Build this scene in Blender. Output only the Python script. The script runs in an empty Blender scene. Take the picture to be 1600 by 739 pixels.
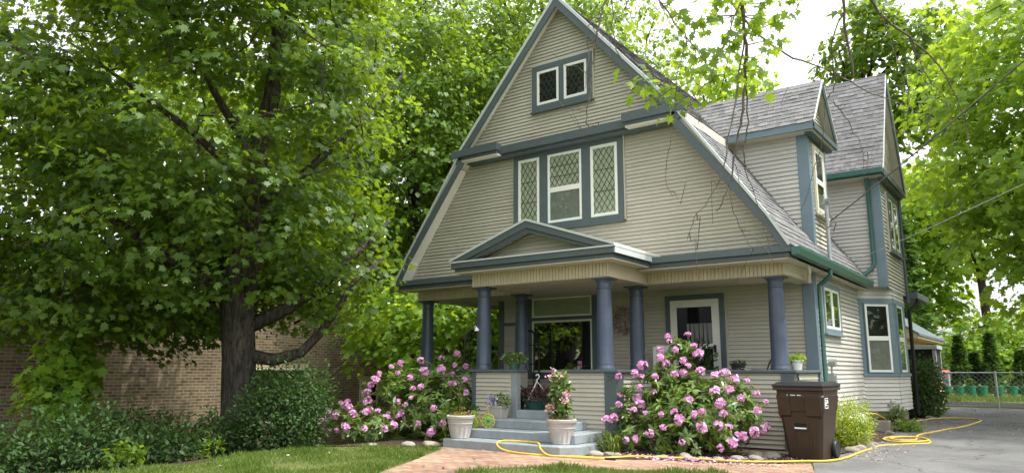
import bpy, math, random
import numpy as np
from mathutils import Matrix, Vector
random.seed(7)
RNG = np.random.default_rng(11)
scene = bpy.context.scene
COL = scene.collection
R = math.radians

# ------------------------------------------------------------------ materials
def newmat(name):
    m = bpy.data.materials.new(name); m.use_nodes = True
    nt = m.node_tree
    return m, nt, nt.nodes, nt.links, nt.nodes['Principled BSDF']

def paint(name, col, rough=0.55, var=0.12, scale=3.0, bump=0.0, bscale=60, spec=0.35, tint=True, dirt=0.0, metal=0.0):
    """painted / weathered surface: base colour broken by two noises and the per-face tint attribute"""
    m, nt, N, L, bs = newmat(name)
    tc = N.new('ShaderNodeTexCoord')
    n1 = N.new('ShaderNodeTexNoise'); n1.inputs['Scale'].default_value = scale; n1.inputs['Detail'].default_value = 6; n1.inputs['Roughness'].default_value = .65
    L.new(tc.outputs['Object'], n1.inputs['Vector'])
    mr = N.new('ShaderNodeMapRange'); mr.inputs[1].default_value = .25; mr.inputs[2].default_value = .75
    mr.inputs[3].default_value = 1 - var; mr.inputs[4].default_value = 1 + var
    L.new(n1.outputs['Fac'], mr.inputs[0])
    fac = mr.outputs[0]
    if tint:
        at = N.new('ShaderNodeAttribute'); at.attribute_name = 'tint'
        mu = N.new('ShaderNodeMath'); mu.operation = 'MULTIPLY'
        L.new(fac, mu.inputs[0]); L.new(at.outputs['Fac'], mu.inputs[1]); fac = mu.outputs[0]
    mx = N.new('ShaderNodeVectorMath'); mx.operation = 'SCALE'
    mx.inputs[0].default_value = col[:3]
    L.new(fac, mx.inputs['Scale'])
    out = mx.outputs[0]
    if dirt > 0:
        n2 = N.new('ShaderNodeTexNoise'); n2.inputs['Scale'].default_value = 1.3; n2.inputs['Detail'].default_value = 9; n2.inputs['Roughness'].default_value = .7
        L.new(tc.outputs['Object'], n2.inputs['Vector'])
        m2 = N.new('ShaderNodeMapRange'); m2.inputs[1].default_value = .48; m2.inputs[2].default_value = .75; m2.inputs[4].default_value = dirt
        L.new(n2.outputs['Fac'], m2.inputs[0])
        mix = N.new('ShaderNodeMix'); mix.data_type = 'RGBA'
        L.new(m2.outputs[0], mix.inputs[0]); L.new(out, mix.inputs[6]); mix.inputs[7].default_value = (col[0]*.45+.01, col[1]*.42+.01, col[2]*.36+.005, 1)
        out = mix.outputs[2]
    L.new(out, bs.inputs['Base Color'])
    bs.inputs['Roughness'].default_value = rough
    bs.inputs['Specular IOR Level'].default_value = spec
    bs.inputs['Metallic'].default_value = metal
    if bump > 0:
        nb = N.new('ShaderNodeTexNoise'); nb.inputs['Scale'].default_value = bscale; nb.inputs['Detail'].default_value = 4
        L.new(tc.outputs['Object'], nb.inputs['Vector'])
        bp = N.new('ShaderNodeBump'); bp.inputs['Strength'].default_value = bump; bp.inputs['Distance'].default_value = .02
        L.new(nb.outputs['Fac'], bp.inputs['Height']); L.new(bp.outputs[0], bs.inputs['Normal'])
    return m

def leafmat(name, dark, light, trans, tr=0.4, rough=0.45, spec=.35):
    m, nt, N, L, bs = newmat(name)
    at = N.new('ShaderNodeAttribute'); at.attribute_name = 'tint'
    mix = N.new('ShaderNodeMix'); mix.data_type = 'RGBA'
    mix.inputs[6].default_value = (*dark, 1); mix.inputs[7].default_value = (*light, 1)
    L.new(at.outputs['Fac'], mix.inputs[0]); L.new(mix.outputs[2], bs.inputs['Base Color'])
    bs.inputs['Roughness'].default_value = rough; bs.inputs['Specular IOR Level'].default_value = spec
    t = N.new('ShaderNodeBsdfTranslucent')
    mt = N.new('ShaderNodeMix'); mt.data_type = 'RGBA'
    mt.inputs[6].default_value = (trans[0]*.65, trans[1]*.7, trans[2]*.6, 1); mt.inputs[7].default_value = (*trans, 1)
    L.new(at.outputs['Fac'], mt.inputs[0]); L.new(mt.outputs[2], t.inputs['Color'])
    ms = N.new('ShaderNodeMixShader'); ms.inputs[0].default_value = tr
    L.new(bs.outputs[0], ms.inputs[1]); L.new(t.outputs[0], ms.inputs[2])
    L.new(ms.outputs[0], N['Material Output'].inputs['Surface'])
    return m

def glassmat(name, refl=0.16, tintc=(.8, .86, .84), trans=True, dark=(.012, .014, .014)):
    m, nt, N, L, bs = newmat(name)
    g = N.new('ShaderNodeBsdfGlossy'); g.inputs['Roughness'].default_value = .015
    tc = N.new('ShaderNodeTexCoord'); nz = N.new('ShaderNodeTexNoise'); nz.inputs['Scale'].default_value = 1.6; nz.inputs['Detail'].default_value = 1
    L.new(tc.outputs['Object'], nz.inputs['Vector'])
    bp = N.new('ShaderNodeBump'); bp.inputs['Strength'].default_value = .02; bp.inputs['Distance'].default_value = .03
    L.new(nz.outputs['Fac'], bp.inputs['Height']); L.new(bp.outputs[0], g.inputs['Normal'])
    ms = N.new('ShaderNodeMixShader')
    lw = N.new('ShaderNodeLayerWeight'); lw.inputs['Blend'].default_value = .35
    mr = N.new('ShaderNodeMapRange'); mr.inputs[3].default_value = refl; mr.inputs[4].default_value = 1.0
    pw = N.new('ShaderNodeMath'); pw.operation = 'POWER'; pw.inputs[1].default_value = 4
    L.new(lw.outputs['Facing'], pw.inputs[0]); L.new(pw.outputs[0], mr.inputs[0]); L.new(mr.outputs[0], ms.inputs[0])
    if trans:
        t = N.new('ShaderNodeBsdfTransparent'); t.inputs['Color'].default_value = (*tintc, 1)
    else:
        t = N.new('ShaderNodeBsdfDiffuse'); t.inputs['Color'].default_value = (*dark, 1)
    L.new(t.outputs[0], ms.inputs[1]); L.new(g.outputs[0], ms.inputs[2])
    L.new(ms.outputs[0], N['Material Output'].inputs['Surface'])
    return m

def brickmat(name, c1, c2, mortar, bw, bh, ms=.012, bump=.5, coord='UV', var=.35, rough=.85, offs=.5):
    m, nt, N, L, bs = newmat(name)
    tc = N.new('ShaderNodeTexCoord')
    src = tc.outputs[coord]
    br = N.new('ShaderNodeTexBrick'); br.inputs['Scale'].default_value = 1
    br.inputs['Brick Width'].default_value = bw; br.inputs['Row Height'].default_value = bh
    br.inputs['Mortar Size'].default_value = ms; br.inputs['Mortar Smooth'].default_value = .25; br.offset = offs
    br.inputs['Color1'].default_value = (*c1, 1); br.inputs['Color2'].default_value = (*c2, 1); br.inputs['Mortar'].default_value = (*mortar, 1)
    L.new(src, br.inputs['Vector'])
    nz = N.new('ShaderNodeTexNoise'); nz.inputs['Scale'].default_value = .9; nz.inputs['Detail'].default_value = 8; nz.inputs['Roughness'].default_value = .7
    L.new(src, nz.inputs['Vector'])
    mr = N.new('ShaderNodeMapRange'); mr.inputs[1].default_value = .3; mr.inputs[2].default_value = .7; mr.inputs[3].default_value = 1-var; mr.inputs[4].default_value = 1+var
    L.new(nz.outputs['Fac'], mr.inputs[0])
    sc = N.new('ShaderNodeVectorMath'); sc.operation = 'SCALE'
    L.new(br.outputs['Color'], sc.inputs[0]); L.new(mr.outputs[0], sc.inputs['Scale'])
    L.new(sc.outputs[0], bs.inputs['Base Color']); bs.inputs['Roughness'].default_value = rough
    bs.inputs['Specular IOR Level'].default_value = .2
    inv = N.new('ShaderNodeMath'); inv.operation = 'SUBTRACT'; inv.inputs[0].default_value = 1
    L.new(br.outputs['Fac'], inv.inputs[1])
    bp = N.new('ShaderNodeBump'); bp.inputs['Strength'].default_value = bump; bp.inputs['Distance'].default_value = .012
    L.new(inv.outputs[0], bp.inputs['Height']); L.new(bp.outputs[0], bs.inputs['Normal'])
    return m

def groundmat(name, cols, scale=6, rough=.95, bump=.5, bscale=80, fine=120):
    """cols = three colours blended by a coarse and a fine noise"""
    m, nt, N, L, bs = newmat(name)
    tc = N.new('ShaderNodeTexCoord')
    a = N.new('ShaderNodeTexNoise'); a.inputs['Scale'].default_value = scale; a.inputs['Detail'].default_value = 8; a.inputs['Roughness'].default_value = .7
    b = N.new('ShaderNodeTexNoise'); b.inputs['Scale'].default_value = fine; b.inputs['Detail'].default_value = 5
    for n in (a, b): L.new(tc.outputs['Object'], n.inputs['Vector'])
    r = N.new('ShaderNodeValToRGB'); e = r.color_ramp.elements
    e[0].position = .32; e[0].color = (*cols[0], 1); e[1].position = .68; e[1].color = (*cols[1], 1)
    L.new(a.outputs['Fac'], r.inputs['Fac'])
    mr = N.new('ShaderNodeMapRange'); mr.inputs[1].default_value = .5; mr.inputs[2].default_value = .72; mr.inputs[4].default_value = .75
    L.new(b.outputs['Fac'], mr.inputs[0])
    mx = N.new('ShaderNodeMix'); mx.data_type = 'RGBA'; L.new(mr.outputs[0], mx.inputs[0]); L.new(r.outputs[0], mx.inputs[6]); mx.inputs[7].default_value = (*cols[2], 1)
    L.new(mx.outputs[2], bs.inputs['Base Color']); bs.inputs['Roughness'].default_value = rough; bs.inputs['Specular IOR Level'].default_value = .2
    bp = N.new('ShaderNodeBump'); bp.inputs['Strength'].default_value = bump; bp.inputs['Distance'].default_value = .02
    nb = N.new('ShaderNodeTexNoise'); nb.inputs['Scale'].default_value = bscale; nb.inputs['Detail'].default_value = 5
    L.new(tc.outputs['Object'], nb.inputs['Vector']); L.new(nb.outputs['Fac'], bp.inputs['Height']); L.new(bp.outputs[0], bs.inputs['Normal'])
    return m

def barkmat(name, c1, c2, sc=9):
    m, nt, N, L, bs = newmat(name)
    tc = N.new('ShaderNodeTexCoord'); mp = N.new('ShaderNodeMapping'); mp.inputs['Scale'].default_value = (sc, sc, sc*.16)
    L.new(tc.outputs['Object'], mp.inputs['Vector'])
    n = N.new('ShaderNodeTexNoise'); n.inputs['Scale'].default_value = 2.2; n.inputs['Detail'].default_value = 8; n.inputs['Roughness'].default_value = .7
    L.new(mp.outputs[0], n.inputs['Vector'])
    r = N.new('ShaderNodeValToRGB'); e = r.color_ramp.elements
    e[0].position = .36; e[0].color = (*c1, 1); e[1].position = .64; e[1].color = (*c2, 1)
    L.new(n.outputs['Fac'], r.inputs['Fac']); L.new(r.outputs[0], bs.inputs['Base Color'])
    bs.inputs['Roughness'].default_value = .95; bs.inputs['Specular IOR Level'].default_value = .1
    bp = N.new('ShaderNodeBump'); bp.inputs['Strength'].default_value = 1; bp.inputs['Distance'].default_value = .06
    L.new(n.outputs['Fac'], bp.inputs['Height']); L.new(bp.outputs[0], bs.inputs['Normal'])
    return m

M = dict(
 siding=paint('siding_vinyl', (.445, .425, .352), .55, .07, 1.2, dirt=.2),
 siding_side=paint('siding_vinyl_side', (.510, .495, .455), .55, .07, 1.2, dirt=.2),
 bead=paint('beadboard_cream', (.50, .455, .32), .5, .06, 2, dirt=.15),
 soffit=paint('soffit_cream', (.56, .52, .42), .6, .05, 2, dirt=.15),
 soffitw=paint('soffit_white', (.72, .71, .64), .6, .05, 2),
 trim=paint('trim_slate_teal', (.084, .110, .117), .45, .10, 2.5, bump=.05, dirt=.2),
 trimb=paint('trim_blue_side', (.145, .205, .240), .45, .10, 2.5, bump=.05, dirt=.2),
 drip=paint('drip_edge_pale', (.50, .55, .53), .4, .05, 2),
 green=paint('gutter_green', (.038, .115, .100), .35, .10, 3, spec=.5),
 column=paint('column_slate_blue', (.054, .074, .115), .36, .16, 5, bump=.08, bscale=25, spec=.45, dirt=.25),
 white=paint('white_vinyl', (.72, .74, .69), .4, .05, 3),
 whitex=paint('white_cool', (.80, .81, .80), .35, .05, 3),
 door=paint('door_white', (.74, .74, .66), .4, .05, 3),
 shingle=paint('shingle_grey', (.185, .186, .188), .9, .25, 9, bump=.5, bscale=150, spec=.15, dirt=.25),
 step=paint('step_grey_paint', (.25, .285, .305), .65, .16, 5, bump=.25, bscale=14, dirt=.55),
 floor=paint('porch_floor_paint', (.17, .20, .22), .5, .1, 4, dirt=.3),
 found=paint('foundation', (.25, .235, .21), .9, .2, 5, bump=.4, dirt=.4),
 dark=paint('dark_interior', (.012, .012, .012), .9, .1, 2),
 room=paint('room_dark', (.03, .028, .025), .9, .3, 2),
 curtain=paint('curtain_pale', (.50, .52, .42), .8, .08, 6),
 sheer=paint('curtain_grey', (.22, .22, .21), .8, .15, 6),
 lead=paint('lead_came', (.045, .05, .045), .5, .1, 5),
 black=paint('black_iron', (.012, .012, .013), .4, .1, 5),
 blackp=paint('black_plastic', (.015, .016, .016), .45, .2, 6, bump=.1),
 brown=paint('bin_brown', (.038, .022, .013), .36, .16, 5, bump=.08, bscale=220, spec=.45, dirt=.35),
 hose=paint('hose_yellow', (.58, .40, .05), .5, .16, 9, dirt=.35),
 stone=paint('pot_stone', (.40, .38, .355), .8, .14, 8, bump=.25, bscale=50, dirt=.35),
 stat=paint('statue_stone', (.36, .36, .33), .85, .2, 12, bump=.4, dirt=.4),
 rock=paint('field_stone', (.25, .225, .185), .85, .30, 7, bump=.5, bscale=25, dirt=.4),
 soil=groundmat('soil', ((.03, .02, .013), (.06, .04, .025), (.10, .075, .05)), 12, bump=1),
 metal=paint('grey_metal', (.36, .37, .37), .45, .1, 5, metal=.6),
 conduit=paint('grey_conduit', (.30, .31, .32), .5, .1, 5),
 wire=paint('wire_sheath', (.10, .10, .10), .6, .1, 5),
 wirel=paint('wire_pale', (.34, .34, .33), .6, .1, 5),
 twig=barkmat('twig_bark', (.14, .12, .095), (.32, .275, .23), 20),
 bark=barkmat('maple_bark', (.026, .023, .019), (.115, .102, .086)),
 barkd=barkmat('dark_bark', (.022, .017, .013), (.085, .068, .052)),
 maple=leafmat('maple_leaf', (.024, .060, .010), (.092, .165, .021), (.38, .54, .025), .40),
 back=leafmat('back_leaf', (.036, .085, .012), (.11, .20, .025), (.40, .56, .035), .42),
 lime=leafmat('lime_leaf', (.065, .150, .018), (.20, .33, .035), (.56, .74, .05), .46),
 shrubd=leafmat('shrub_dark', (.020, .052, .014), (.070, .130, .036), (.13, .24, .03), .24, .55, .2),
 yellow=leafmat('shrub_yellow', (.20, .30, .02), (.46, .52, .045), (.42, .50, .03), .35),
 rhodo=leafmat('rhodo_leaf', (.048, .105, .020), (.215, .31, .062), (.27, .42, .04), .25, .32, .5),
 pink=leafmat('rhodo_petal', (.63, .23, .53), (.88, .54, .80), (.85, .43, .73), .32, .6, .15),
 coral=leafmat('coral_petal', (.74, .30, .44), (.88, .62, .66), (.80, .35, .42), .3, .6, .15),
 red=leafmat('red_petal', (.16, .015, .03), (.48, .10, .16), (.45, .05, .06), .3, .6, .15),
 pansy=leafmat('pansy_petal', (.16, .11, .42), (.66, .62, .80), (.4, .3, .6), .3, .6, .15),
 wreathm=leafmat('dried_flower', (.28, .19, .17), (.66, .54, .48), (.3, .2, .2), .2, .8, .1),
 heather=leafmat('heather', (.06, .035, .03), (.17, .06, .075), (.2, .08, .08), .2, .6, .1),
 conifer=leafmat('conifer', (.030, .070, .018), (.085, .16, .04), (.18, .30, .04), .28, .6, .1),
 brick=brickmat('tan_brick', (.190, .150, .092), (.095, .070, .045), (.26, .215, .15), .215, .075, .011, .6),
 paver=brickmat('paver_brick', (.25, .135, .092), (.36, .25, .18), (.15, .12, .09), .20, .10, .010, .5, 'Object', .32),
 lawn=groundmat('lawn_soil', ((.075, .10, .026), (.13, .145, .045), (.19, .17, .08)), 1.2, bump=.6),
 ground=groundmat('ground_green', ((.05, .075, .018), (.10, .12, .03), (.16, .15, .06)), .8, bump=.4),
 mulch=groundmat('mulch', ((.028, .018, .012), (.060, .040, .028), (.14, .10, .075)), 9, bump=1, bscale=40, fine=60),
 grass=leafmat('grass_blade', (.070, .130, .022), (.185, .245, .055), (.26, .36, .05), .25, .6, .15),
 glass=glassmat('window_glass', .045, (.9, .93, .9)), glassk=glassmat('window_glass_door', .012, trans=False),
 glassd=glassmat('window_glass_dark', .42, trans=False),
 tarp=paint('red_cover', (.45, .06, .03), .6, .15, 6),
 tub=paint('green_tub', (.02, .17, .085), .45, .1, 5),
 tan=paint('tan_siding', (.42, .33, .20), .7, .08, 2),
 lgreen=paint('lime_metal', (.22, .46, .03), .4, .1, 6),
 ymetal=paint('yellow_metal', (.46, .38, .06), .4, .15, 6),
 bagw=paint('bag_white', (.62, .66, .62), .35, .1, 5),
 bagg=paint('bag_green', (.03, .22, .10), .35, .1, 5),
 pale=paint('pale_concrete', (.50, .46, .38), .9, .12, 1.5, bump=.2),
)

# asphalt with cracks and bright leaf litter
def asphalt():
    m, nt, N, L, bs = newmat('asphalt')
    tc = N.new('ShaderNodeTexCoord')
    a = N.new('ShaderNodeTexNoise'); a.inputs['Scale'].default_value = .7; a.inputs['Detail'].default_value = 9; a.inputs['Roughness'].default_value = .7
    b = N.new('ShaderNodeTexNoise'); b.inputs['Scale'].default_value = 90; b.inputs['Detail'].default_value = 3
    v = N.new('ShaderNodeTexVoronoi'); v.feature = 'DISTANCE_TO_EDGE'; v.inputs['Scale'].default_value = .55
    w = N.new('ShaderNodeTexNoise'); w.inputs['Scale'].default_value = 1.4; w.inputs['Detail'].default_value = 6
    ad = N.new('ShaderNodeVectorMath'); ad.operation = 'MULTIPLY_ADD'; ad.inputs[1].default_value = (.9, .9, .9)
    for n in (a, b, w): L.new(tc.outputs['Object'], n.inputs['Vector'])
    L.new(w.outputs['Color'], ad.inputs[0]); L.new(tc.outputs['Object'], ad.inputs[2]); L.new(ad.outputs[0], v.inputs['Vector'])
    r = N.new('ShaderNodeValToRGB'); e = r.color_ramp.elements
    e[0].position = .3; e[0].color = (.085, .087, .09, 1); e[1].position = .7; e[1].color = (.19, .188, .182, 1)
    L.new(a.outputs['Fac'], r.inputs['Fac'])
    mr = N.new('ShaderNodeMapRange'); mr.inputs[1].default_value = .35; mr.inputs[2].default_value = .7; mr.inputs[3].default_value = .7; mr.inputs[4].default_value = 1.3
    L.new(b.outputs['Fac'], mr.inputs[0])
    s = N.new('ShaderNodeVectorMath'); s.operation = 'SCALE'; L.new(r.outputs[0], s.inputs[0]); L.new(mr.outputs[0], s.inputs['Scale'])
    cr = N.new('ShaderNodeMapRange'); cr.inputs[1].default_value = 0; cr.inputs[2].default_value = .012; cr.inputs[3].default_value = .45; cr.inputs[4].default_value = 1
    L.new(v.outputs['Distance'], cr.inputs[0])
    s2 = N.new('ShaderNodeVectorMath'); s2.operation = 'SCALE'; L.new(s.outputs[0], s2.inputs[0]); L.new(cr.outputs[0], s2.inputs['Scale'])
    L.new(s2.outputs[0], bs.inputs['Base Color']); bs.inputs['Roughness'].default_value = .9; bs.inputs['Specular IOR Level'].default_value = .25
    bp = N.new('ShaderNodeBump'); bp.inputs['Strength'].default_value = .5; bp.inputs['Distance'].default_value = .01
    L.new(b.outputs['Fac'], bp.inputs['Height']); L.new(bp.outputs[0], bs.inputs['Normal'])
    return m
M['asphalt'] = asphalt()

# ------------------------------------------------------------------ mesh builder
class MB:
    def __init__(s, T=None):
        s.v = []; s.f = []; s.mi = []; s.t = []; s.T = T; s.m = 0; s.uv = None
    def add(s, verts, faces, tint=None):
        b = len(s.v)
        if s.T is not None:
            verts = [tuple(s.T @ Vector(p)) for p in verts]
        s.v += [tuple(p) for p in verts]
        t = 1.0 if tint is None else tint
        for f in faces:
            s.f.append([b+i for i in f]); s.mi.append(s.m); s.t.append(t)
        return s
    def box(s, x0, x1, y0, y1, z0, z1, tint=None):
        v = [(x, y, z) for z in (z0, z1) for y in (y0, y1) for x in (x0, x1)]
        return s.add(v, [(0, 2, 3, 1), (4, 5, 7, 6), (0, 1, 5, 4), (2, 6, 7, 3), (0, 4, 6, 2), (1, 3, 7, 5)], tint)
    def prism(s, poly, a0, a1, axis='y', tint=None):
        """polygon in the two other axes, extruded from a0 to a1 along axis"""
        def P(p, a):
            if axis == 'y': return (p[0], a, p[1])
            if axis == 'x': return (a, p[0], p[1])
            return (p[0], p[1], a)
        n = len(poly)
        v = [P(p, a0) for p in poly] + [P(p, a1) for p in poly]
        f = [list(range(n)), list(range(2*n-1, n-1, -1))] + [(i, i+n, (i+1) % n+n, (i+1) % n) for i in range(n)]
        return s.add(v, f, tint)
    def bar(s, p, q, w, h, up=(0, 0, 1), tint=None):
        p, q = Vector(p), Vector(q); d = (q-p).normalized(); up = Vector(up)
        if abs(d.dot(up)) > .99: up = Vector((1, 0, 0))
        a = d.cross(up).normalized(); b = a.cross(d)
        v = []
        for c in (p, q):
            for i, j in ((-1, -1), (1, -1), (1, 1), (-1, 1)): v.append(tuple(c + a*(i*w/2) + b*(j*h/2)))
        return s.add(v, [(0, 1, 2, 3), (7, 6, 5, 4), (0, 4, 5, 1), (1, 5, 6, 2), (2, 6, 7, 3), (3, 7, 4, 0)], tint)
    def tube(s, pts, rad, n=8, cap=True, wob=0.0, tint=None):
        pts = [Vector(p) for p in pts]
        if not hasattr(rad, '__len__'): rad = [rad]*len(pts)
        v = []; f = []; prev = None
        for i, p in enumerate(pts):
            d = (pts[min(i+1, len(pts)-1)] - pts[max(i-1, 0)])
            d = d.normalized() if d.length > 1e-9 else Vector((0, 0, 1))
            if prev is None:
                a = d.cross(Vector((0, 0, 1)) if abs(d.z) < .9 else Vector((1, 0, 0))).normalized()
            else:
                a = (prev - d*prev.dot(d)); a = a.normalized() if a.length > 1e-6 else d.orthogonal().normalized()
            prev = a; b = d.cross(a)
            for k in range(n):
                t = 2*math.pi*k/n; r = rad[i]*(1 + wob*(math.sin(k*2.3+i*.9)*.6 + math.sin(k*5.1-i*.5)*.5))
                v.append(tuple(p + a*(r*math.cos(t)) + b*(r*math.sin(t))))
        for i in range(len(pts)-1):
            for k in range(n):
                f.append((i*n+k, i*n+(k+1) % n, (i+1)*n+(k+1) % n, (i+1)*n+k))
        if cap:
            f.append(list(range(n-1, -1, -1))); f.append([(len(pts)-1)*n+k for k in range(n)])
        return s.add(v, f, tint)
    def lathe(s, c, prof, n=24, tint=None, sx=1, sy=1):
        v = []; f = []
        for r, z in prof:
            for k in range(n):
                t = 2*math.pi*k/n; v.append((c[0]+r*sx*math.cos(t), c[1]+r*sy*math.sin(t), c[2]+z))
        for i in range(len(prof)-1):
            for k in range(n):
                f.append((i*n+k, i*n+(k+1) % n, (i+1)*n+(k+1) % n, (i+1)*n+k))
        f.append(list(range(n-1, -1, -1))); f.append([(len(prof)-1)*n+k for k in range(n)])
        return s.add(v, f, tint)
    def blob(s, c, r, sub=2, jit=.15, seed=0, tint=None):
        import bmesh
        bm = bmesh.new(); bmesh.ops.create_icosphere(bm, subdivisions=sub, radius=1)
        rr = random.Random(seed); ph = [rr.uniform(0, 6) for _ in range(6)]
        v = []
        for p in bm.verts:
            c0 = p.co
            k = 1 + jit*(math.sin(c0.x*2.3+ph[0])*math.cos(c0.y*2.9+ph[1]) + .6*math.sin(c0.z*4.1+ph[2]+c0.x*2) + .4*math.sin(c0.y*6+ph[3]))
            v.append((c[0]+c0.x*r[0]*k, c[1]+c0.y*r[1]*k, c[2]+c0.z*r[2]*k))
        f = [[q.index for q in fa.verts] for fa in bm.faces]
        bm.free()
        return s.add(v, f, tint)
    def build(s, name, mat, parent=None, smooth=False, bevel=0, seg=2, uv=None):
        me = bpy.data.meshes.new(name)
        me.from_pydata(s.v, [], s.f)
        mats = mat if isinstance(mat, (list, tuple)) else [mat]
        for m in mats: me.materials.append(M[m] if isinstance(m, str) else m)
        if len(mats) > 1: me.polygons.foreach_set('material_index', s.mi)
        at = me.attributes.new('tint', 'FLOAT', 'FACE'); at.data.foreach_set('value', s.t)
        if uv:
            ul = me.uv_layers.new(name='UVMap')
            for lp in me.loops:
                p = me.vertices[lp.vertex_index].co; ul.data[lp.index].uv = uv(p)
        if smooth:
            me.polygons.foreach_set('use_smooth', [True]*len(s.f))
            if smooth != 2: me.set_sharp_from_angle(angle=R(38))
        me.update()
        o = bpy.data.objects.new(name, me); COL.objects.link(o)
        if parent is not None: o.parent = parent; o.matrix_parent_inverse = Matrix.Translation(-parent_loc(parent))
        if bevel:
            b = o.modifiers.new('bevel', 'BEVEL'); b.width = bevel; b.segments = seg; b.limit_method = 'ANGLE'; b.angle_limit = R(40)
        return o

def parent_loc(p):
    # meshes are written in world coordinates; only the Empty at the top of a thing has an offset
    return Vector(p.location) if p.parent is None else Vector((0, 0, 0))

def tag(o, label=None, cat=None, group=None, kind=None):
    if label: o['label'] = label
    if cat: o['category'] = cat
    if group: o['group'] = group
    if kind: o['kind'] = kind
    return o
def thing(name, label, cat, loc=(0, 0, 0), group=None):
    o = bpy.data.objects.new(name, None); COL.objects.link(o); o.location = loc; o.empty_display_size = .2
    return tag(o, label, cat, group)
def frame(o, u, n):
    """4x4 with columns u, n(depth outwards), z up"""
    u = Vector(u).normalized(); n = Vector(n).normalized()
    m = Matrix.Identity(4)
    for i in range(3):
        m[i][0] = u[i]; m[i][1] = n[i]; m[i][2] = (0, 0, 1)[i]; m[i][3] = o[i]
    return m
def lerp(a, b, t): return a+(b-a)*t

# ------------------------------------------------------------------ surfaces
EXP = .0705
def siding(mb, v0, v1, ul, ur, exp=EXP, depth=.022, start=0.0):
    """lapped courses in a frame (u, depth, v): every course leans out to its lower edge"""
    if not callable(ul): a = ul; ul = lambda v: a
    if not callable(ur): b = ur; ur = lambda v: b
    v = v0
    while v < v1-1e-4:
        t = min(v+exp, v1)
        l0, r0, l1, r1 = ul(v), ur(v), ul(t), ur(t)
        if r0-l0 > .01 or r1-l1 > .01:
            if r1 < l1: l1 = r1 = (l1+r1)/2
            k = v+.007
            cuts = [0.0]; W = max(r0-l0, r1-l1); x = random.uniform(.4, 3.6)
            while x < W-.3: cuts.append(x/W); x += random.uniform(2.6, 3.7)
            cuts.append(1.0); base = random.uniform(.97, 1.03)
            for c0, c1 in zip(cuts[:-1], cuts[1:]):          # boards butt or lap here and there along a course
                tint = base*random.uniform(.965, 1.03); w = random.uniform(-.0025, .0025)
                e0 = depth+w+random.uniform(-.001, .001); e1 = depth+w+random.uniform(-.001, .001)
                g = 0 if c1 == 1.0 else .004/W
                a0, b0, a1, b1 = lerp(l0, r0, c0), lerp(l0, r0, c1-g), lerp(l1, r1, c0), lerp(l1, r1, c1-g)
                mb.add([(a0, e0, k), (b0, e1, k), (b1, .004, t), (a1, .004, t)], [(0, 1, 2, 3)], tint)
                mb.add([(a0, e0, k), (b0, e1, k), (b0, e1-.004, v), (a0, e0-.004, v)], [(3, 2, 1, 0)], tint)
            mb.add([(l0, depth-.004, v), (r0, depth-.004, v), (r0, -.004, v+.004), (l0, -.004, v+.004)], [(3, 2, 1, 0)], .35)  # underside tinted dark: the shadow line under each lap is painted in
        v = t
    return mb

def shingles(O, U, V, vlen, ul, ur, exp=.125):
    """courses of separate tabs; O on the eave, U along the eave, V up the slope"""
    mb = MB(); U = Vector(U).normalized(); V = Vector(V).normalized(); Nn = U.cross(V)
    if Nn.z < 0: Nn = -Nn
    O = Vector(O); v = 0.0
    if not callable(ul): ul = lambda x, k=ul: k
    if not callable(ur): ur = lambda x, k=ur: k
    while v < vlen-.01:
        t = min(v+exp*1.12, vlen+.02)
        L0, R0, L1, R1 = ul(v), ur(v), ul(min(t, vlen)), ur(min(t, vlen))
        u = L0 - random.uniform(0, .3)
        while u < R0:
            w = random.choice((.11, .15, .2, .26)); q = u+w-.006
            a, b = max(u, L0), min(q, R0)
            if b-a > .01:
                s = (random.random()**.7)
                d = .010+.012*s*random.random()
                c, e = min(max(a, L1), R1), max(min(b, R1), L1)
                tint = lerp(.74, 1.12, random.random())
                vj = v+random.uniform(-.006, .006)
                P = lambda uu, vv, dd: tuple(O+U*uu+V*vv+Nn*dd)
                mb.add([P(a, vj, d), P(b, vj, d), P(e, t, .003), P(c, t, .003)], [(0, 1, 2, 3)], tint)
                mb.add([P(a, vj, -.004), P(b, vj, -.004), P(b, vj, d), P(a, vj, d)], [(0, 1, 2, 3)], tint*.6)
            u += w
        v += exp
    return mb

def gz(x, y):
    z = .15 + .02*min(max(y, 0), 12)
    if x < -2.2:
        z -= .13*min(-2.2-x, 7.0)
    if y < -5: z -= .02*min(-5-y, 10)
    return z

# ------------------------------------------------------------------ camera
def make_camera():
    f, yaw, pitch, roll = 1156.09, R(36.25), R(10.304), R(.1376)
    cy, sy, cp, sp = math.cos(yaw), math.sin(yaw), math.cos(pitch), math.sin(pitch)
    fw = Vector((-sy*cp, cy*cp, sp)); r = Vector((cy, sy, 0)); u = r.cross(fw)
    r2 = r*math.cos(roll)+u*math.sin(roll); u2 = -r*math.sin(roll)+u*math.cos(roll)
    m = Matrix.Identity(4)
    for i in range(3):
        m[i][0] = r2[i]; m[i][1] = u2[i]; m[i][2] = -fw[i]; m[i][3] = (7.6, -12, 1.36)[i]
    cam = bpy.data.cameras.new('camera'); cam.sensor_width = 36; cam.lens = f/1600*36; cam.clip_end = 2000; cam.clip_start = .05
    o = bpy.data.objects.new('camera', cam); COL.objects.link(o); o.matrix_world = m
    scene.camera = o
make_camera()

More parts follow.
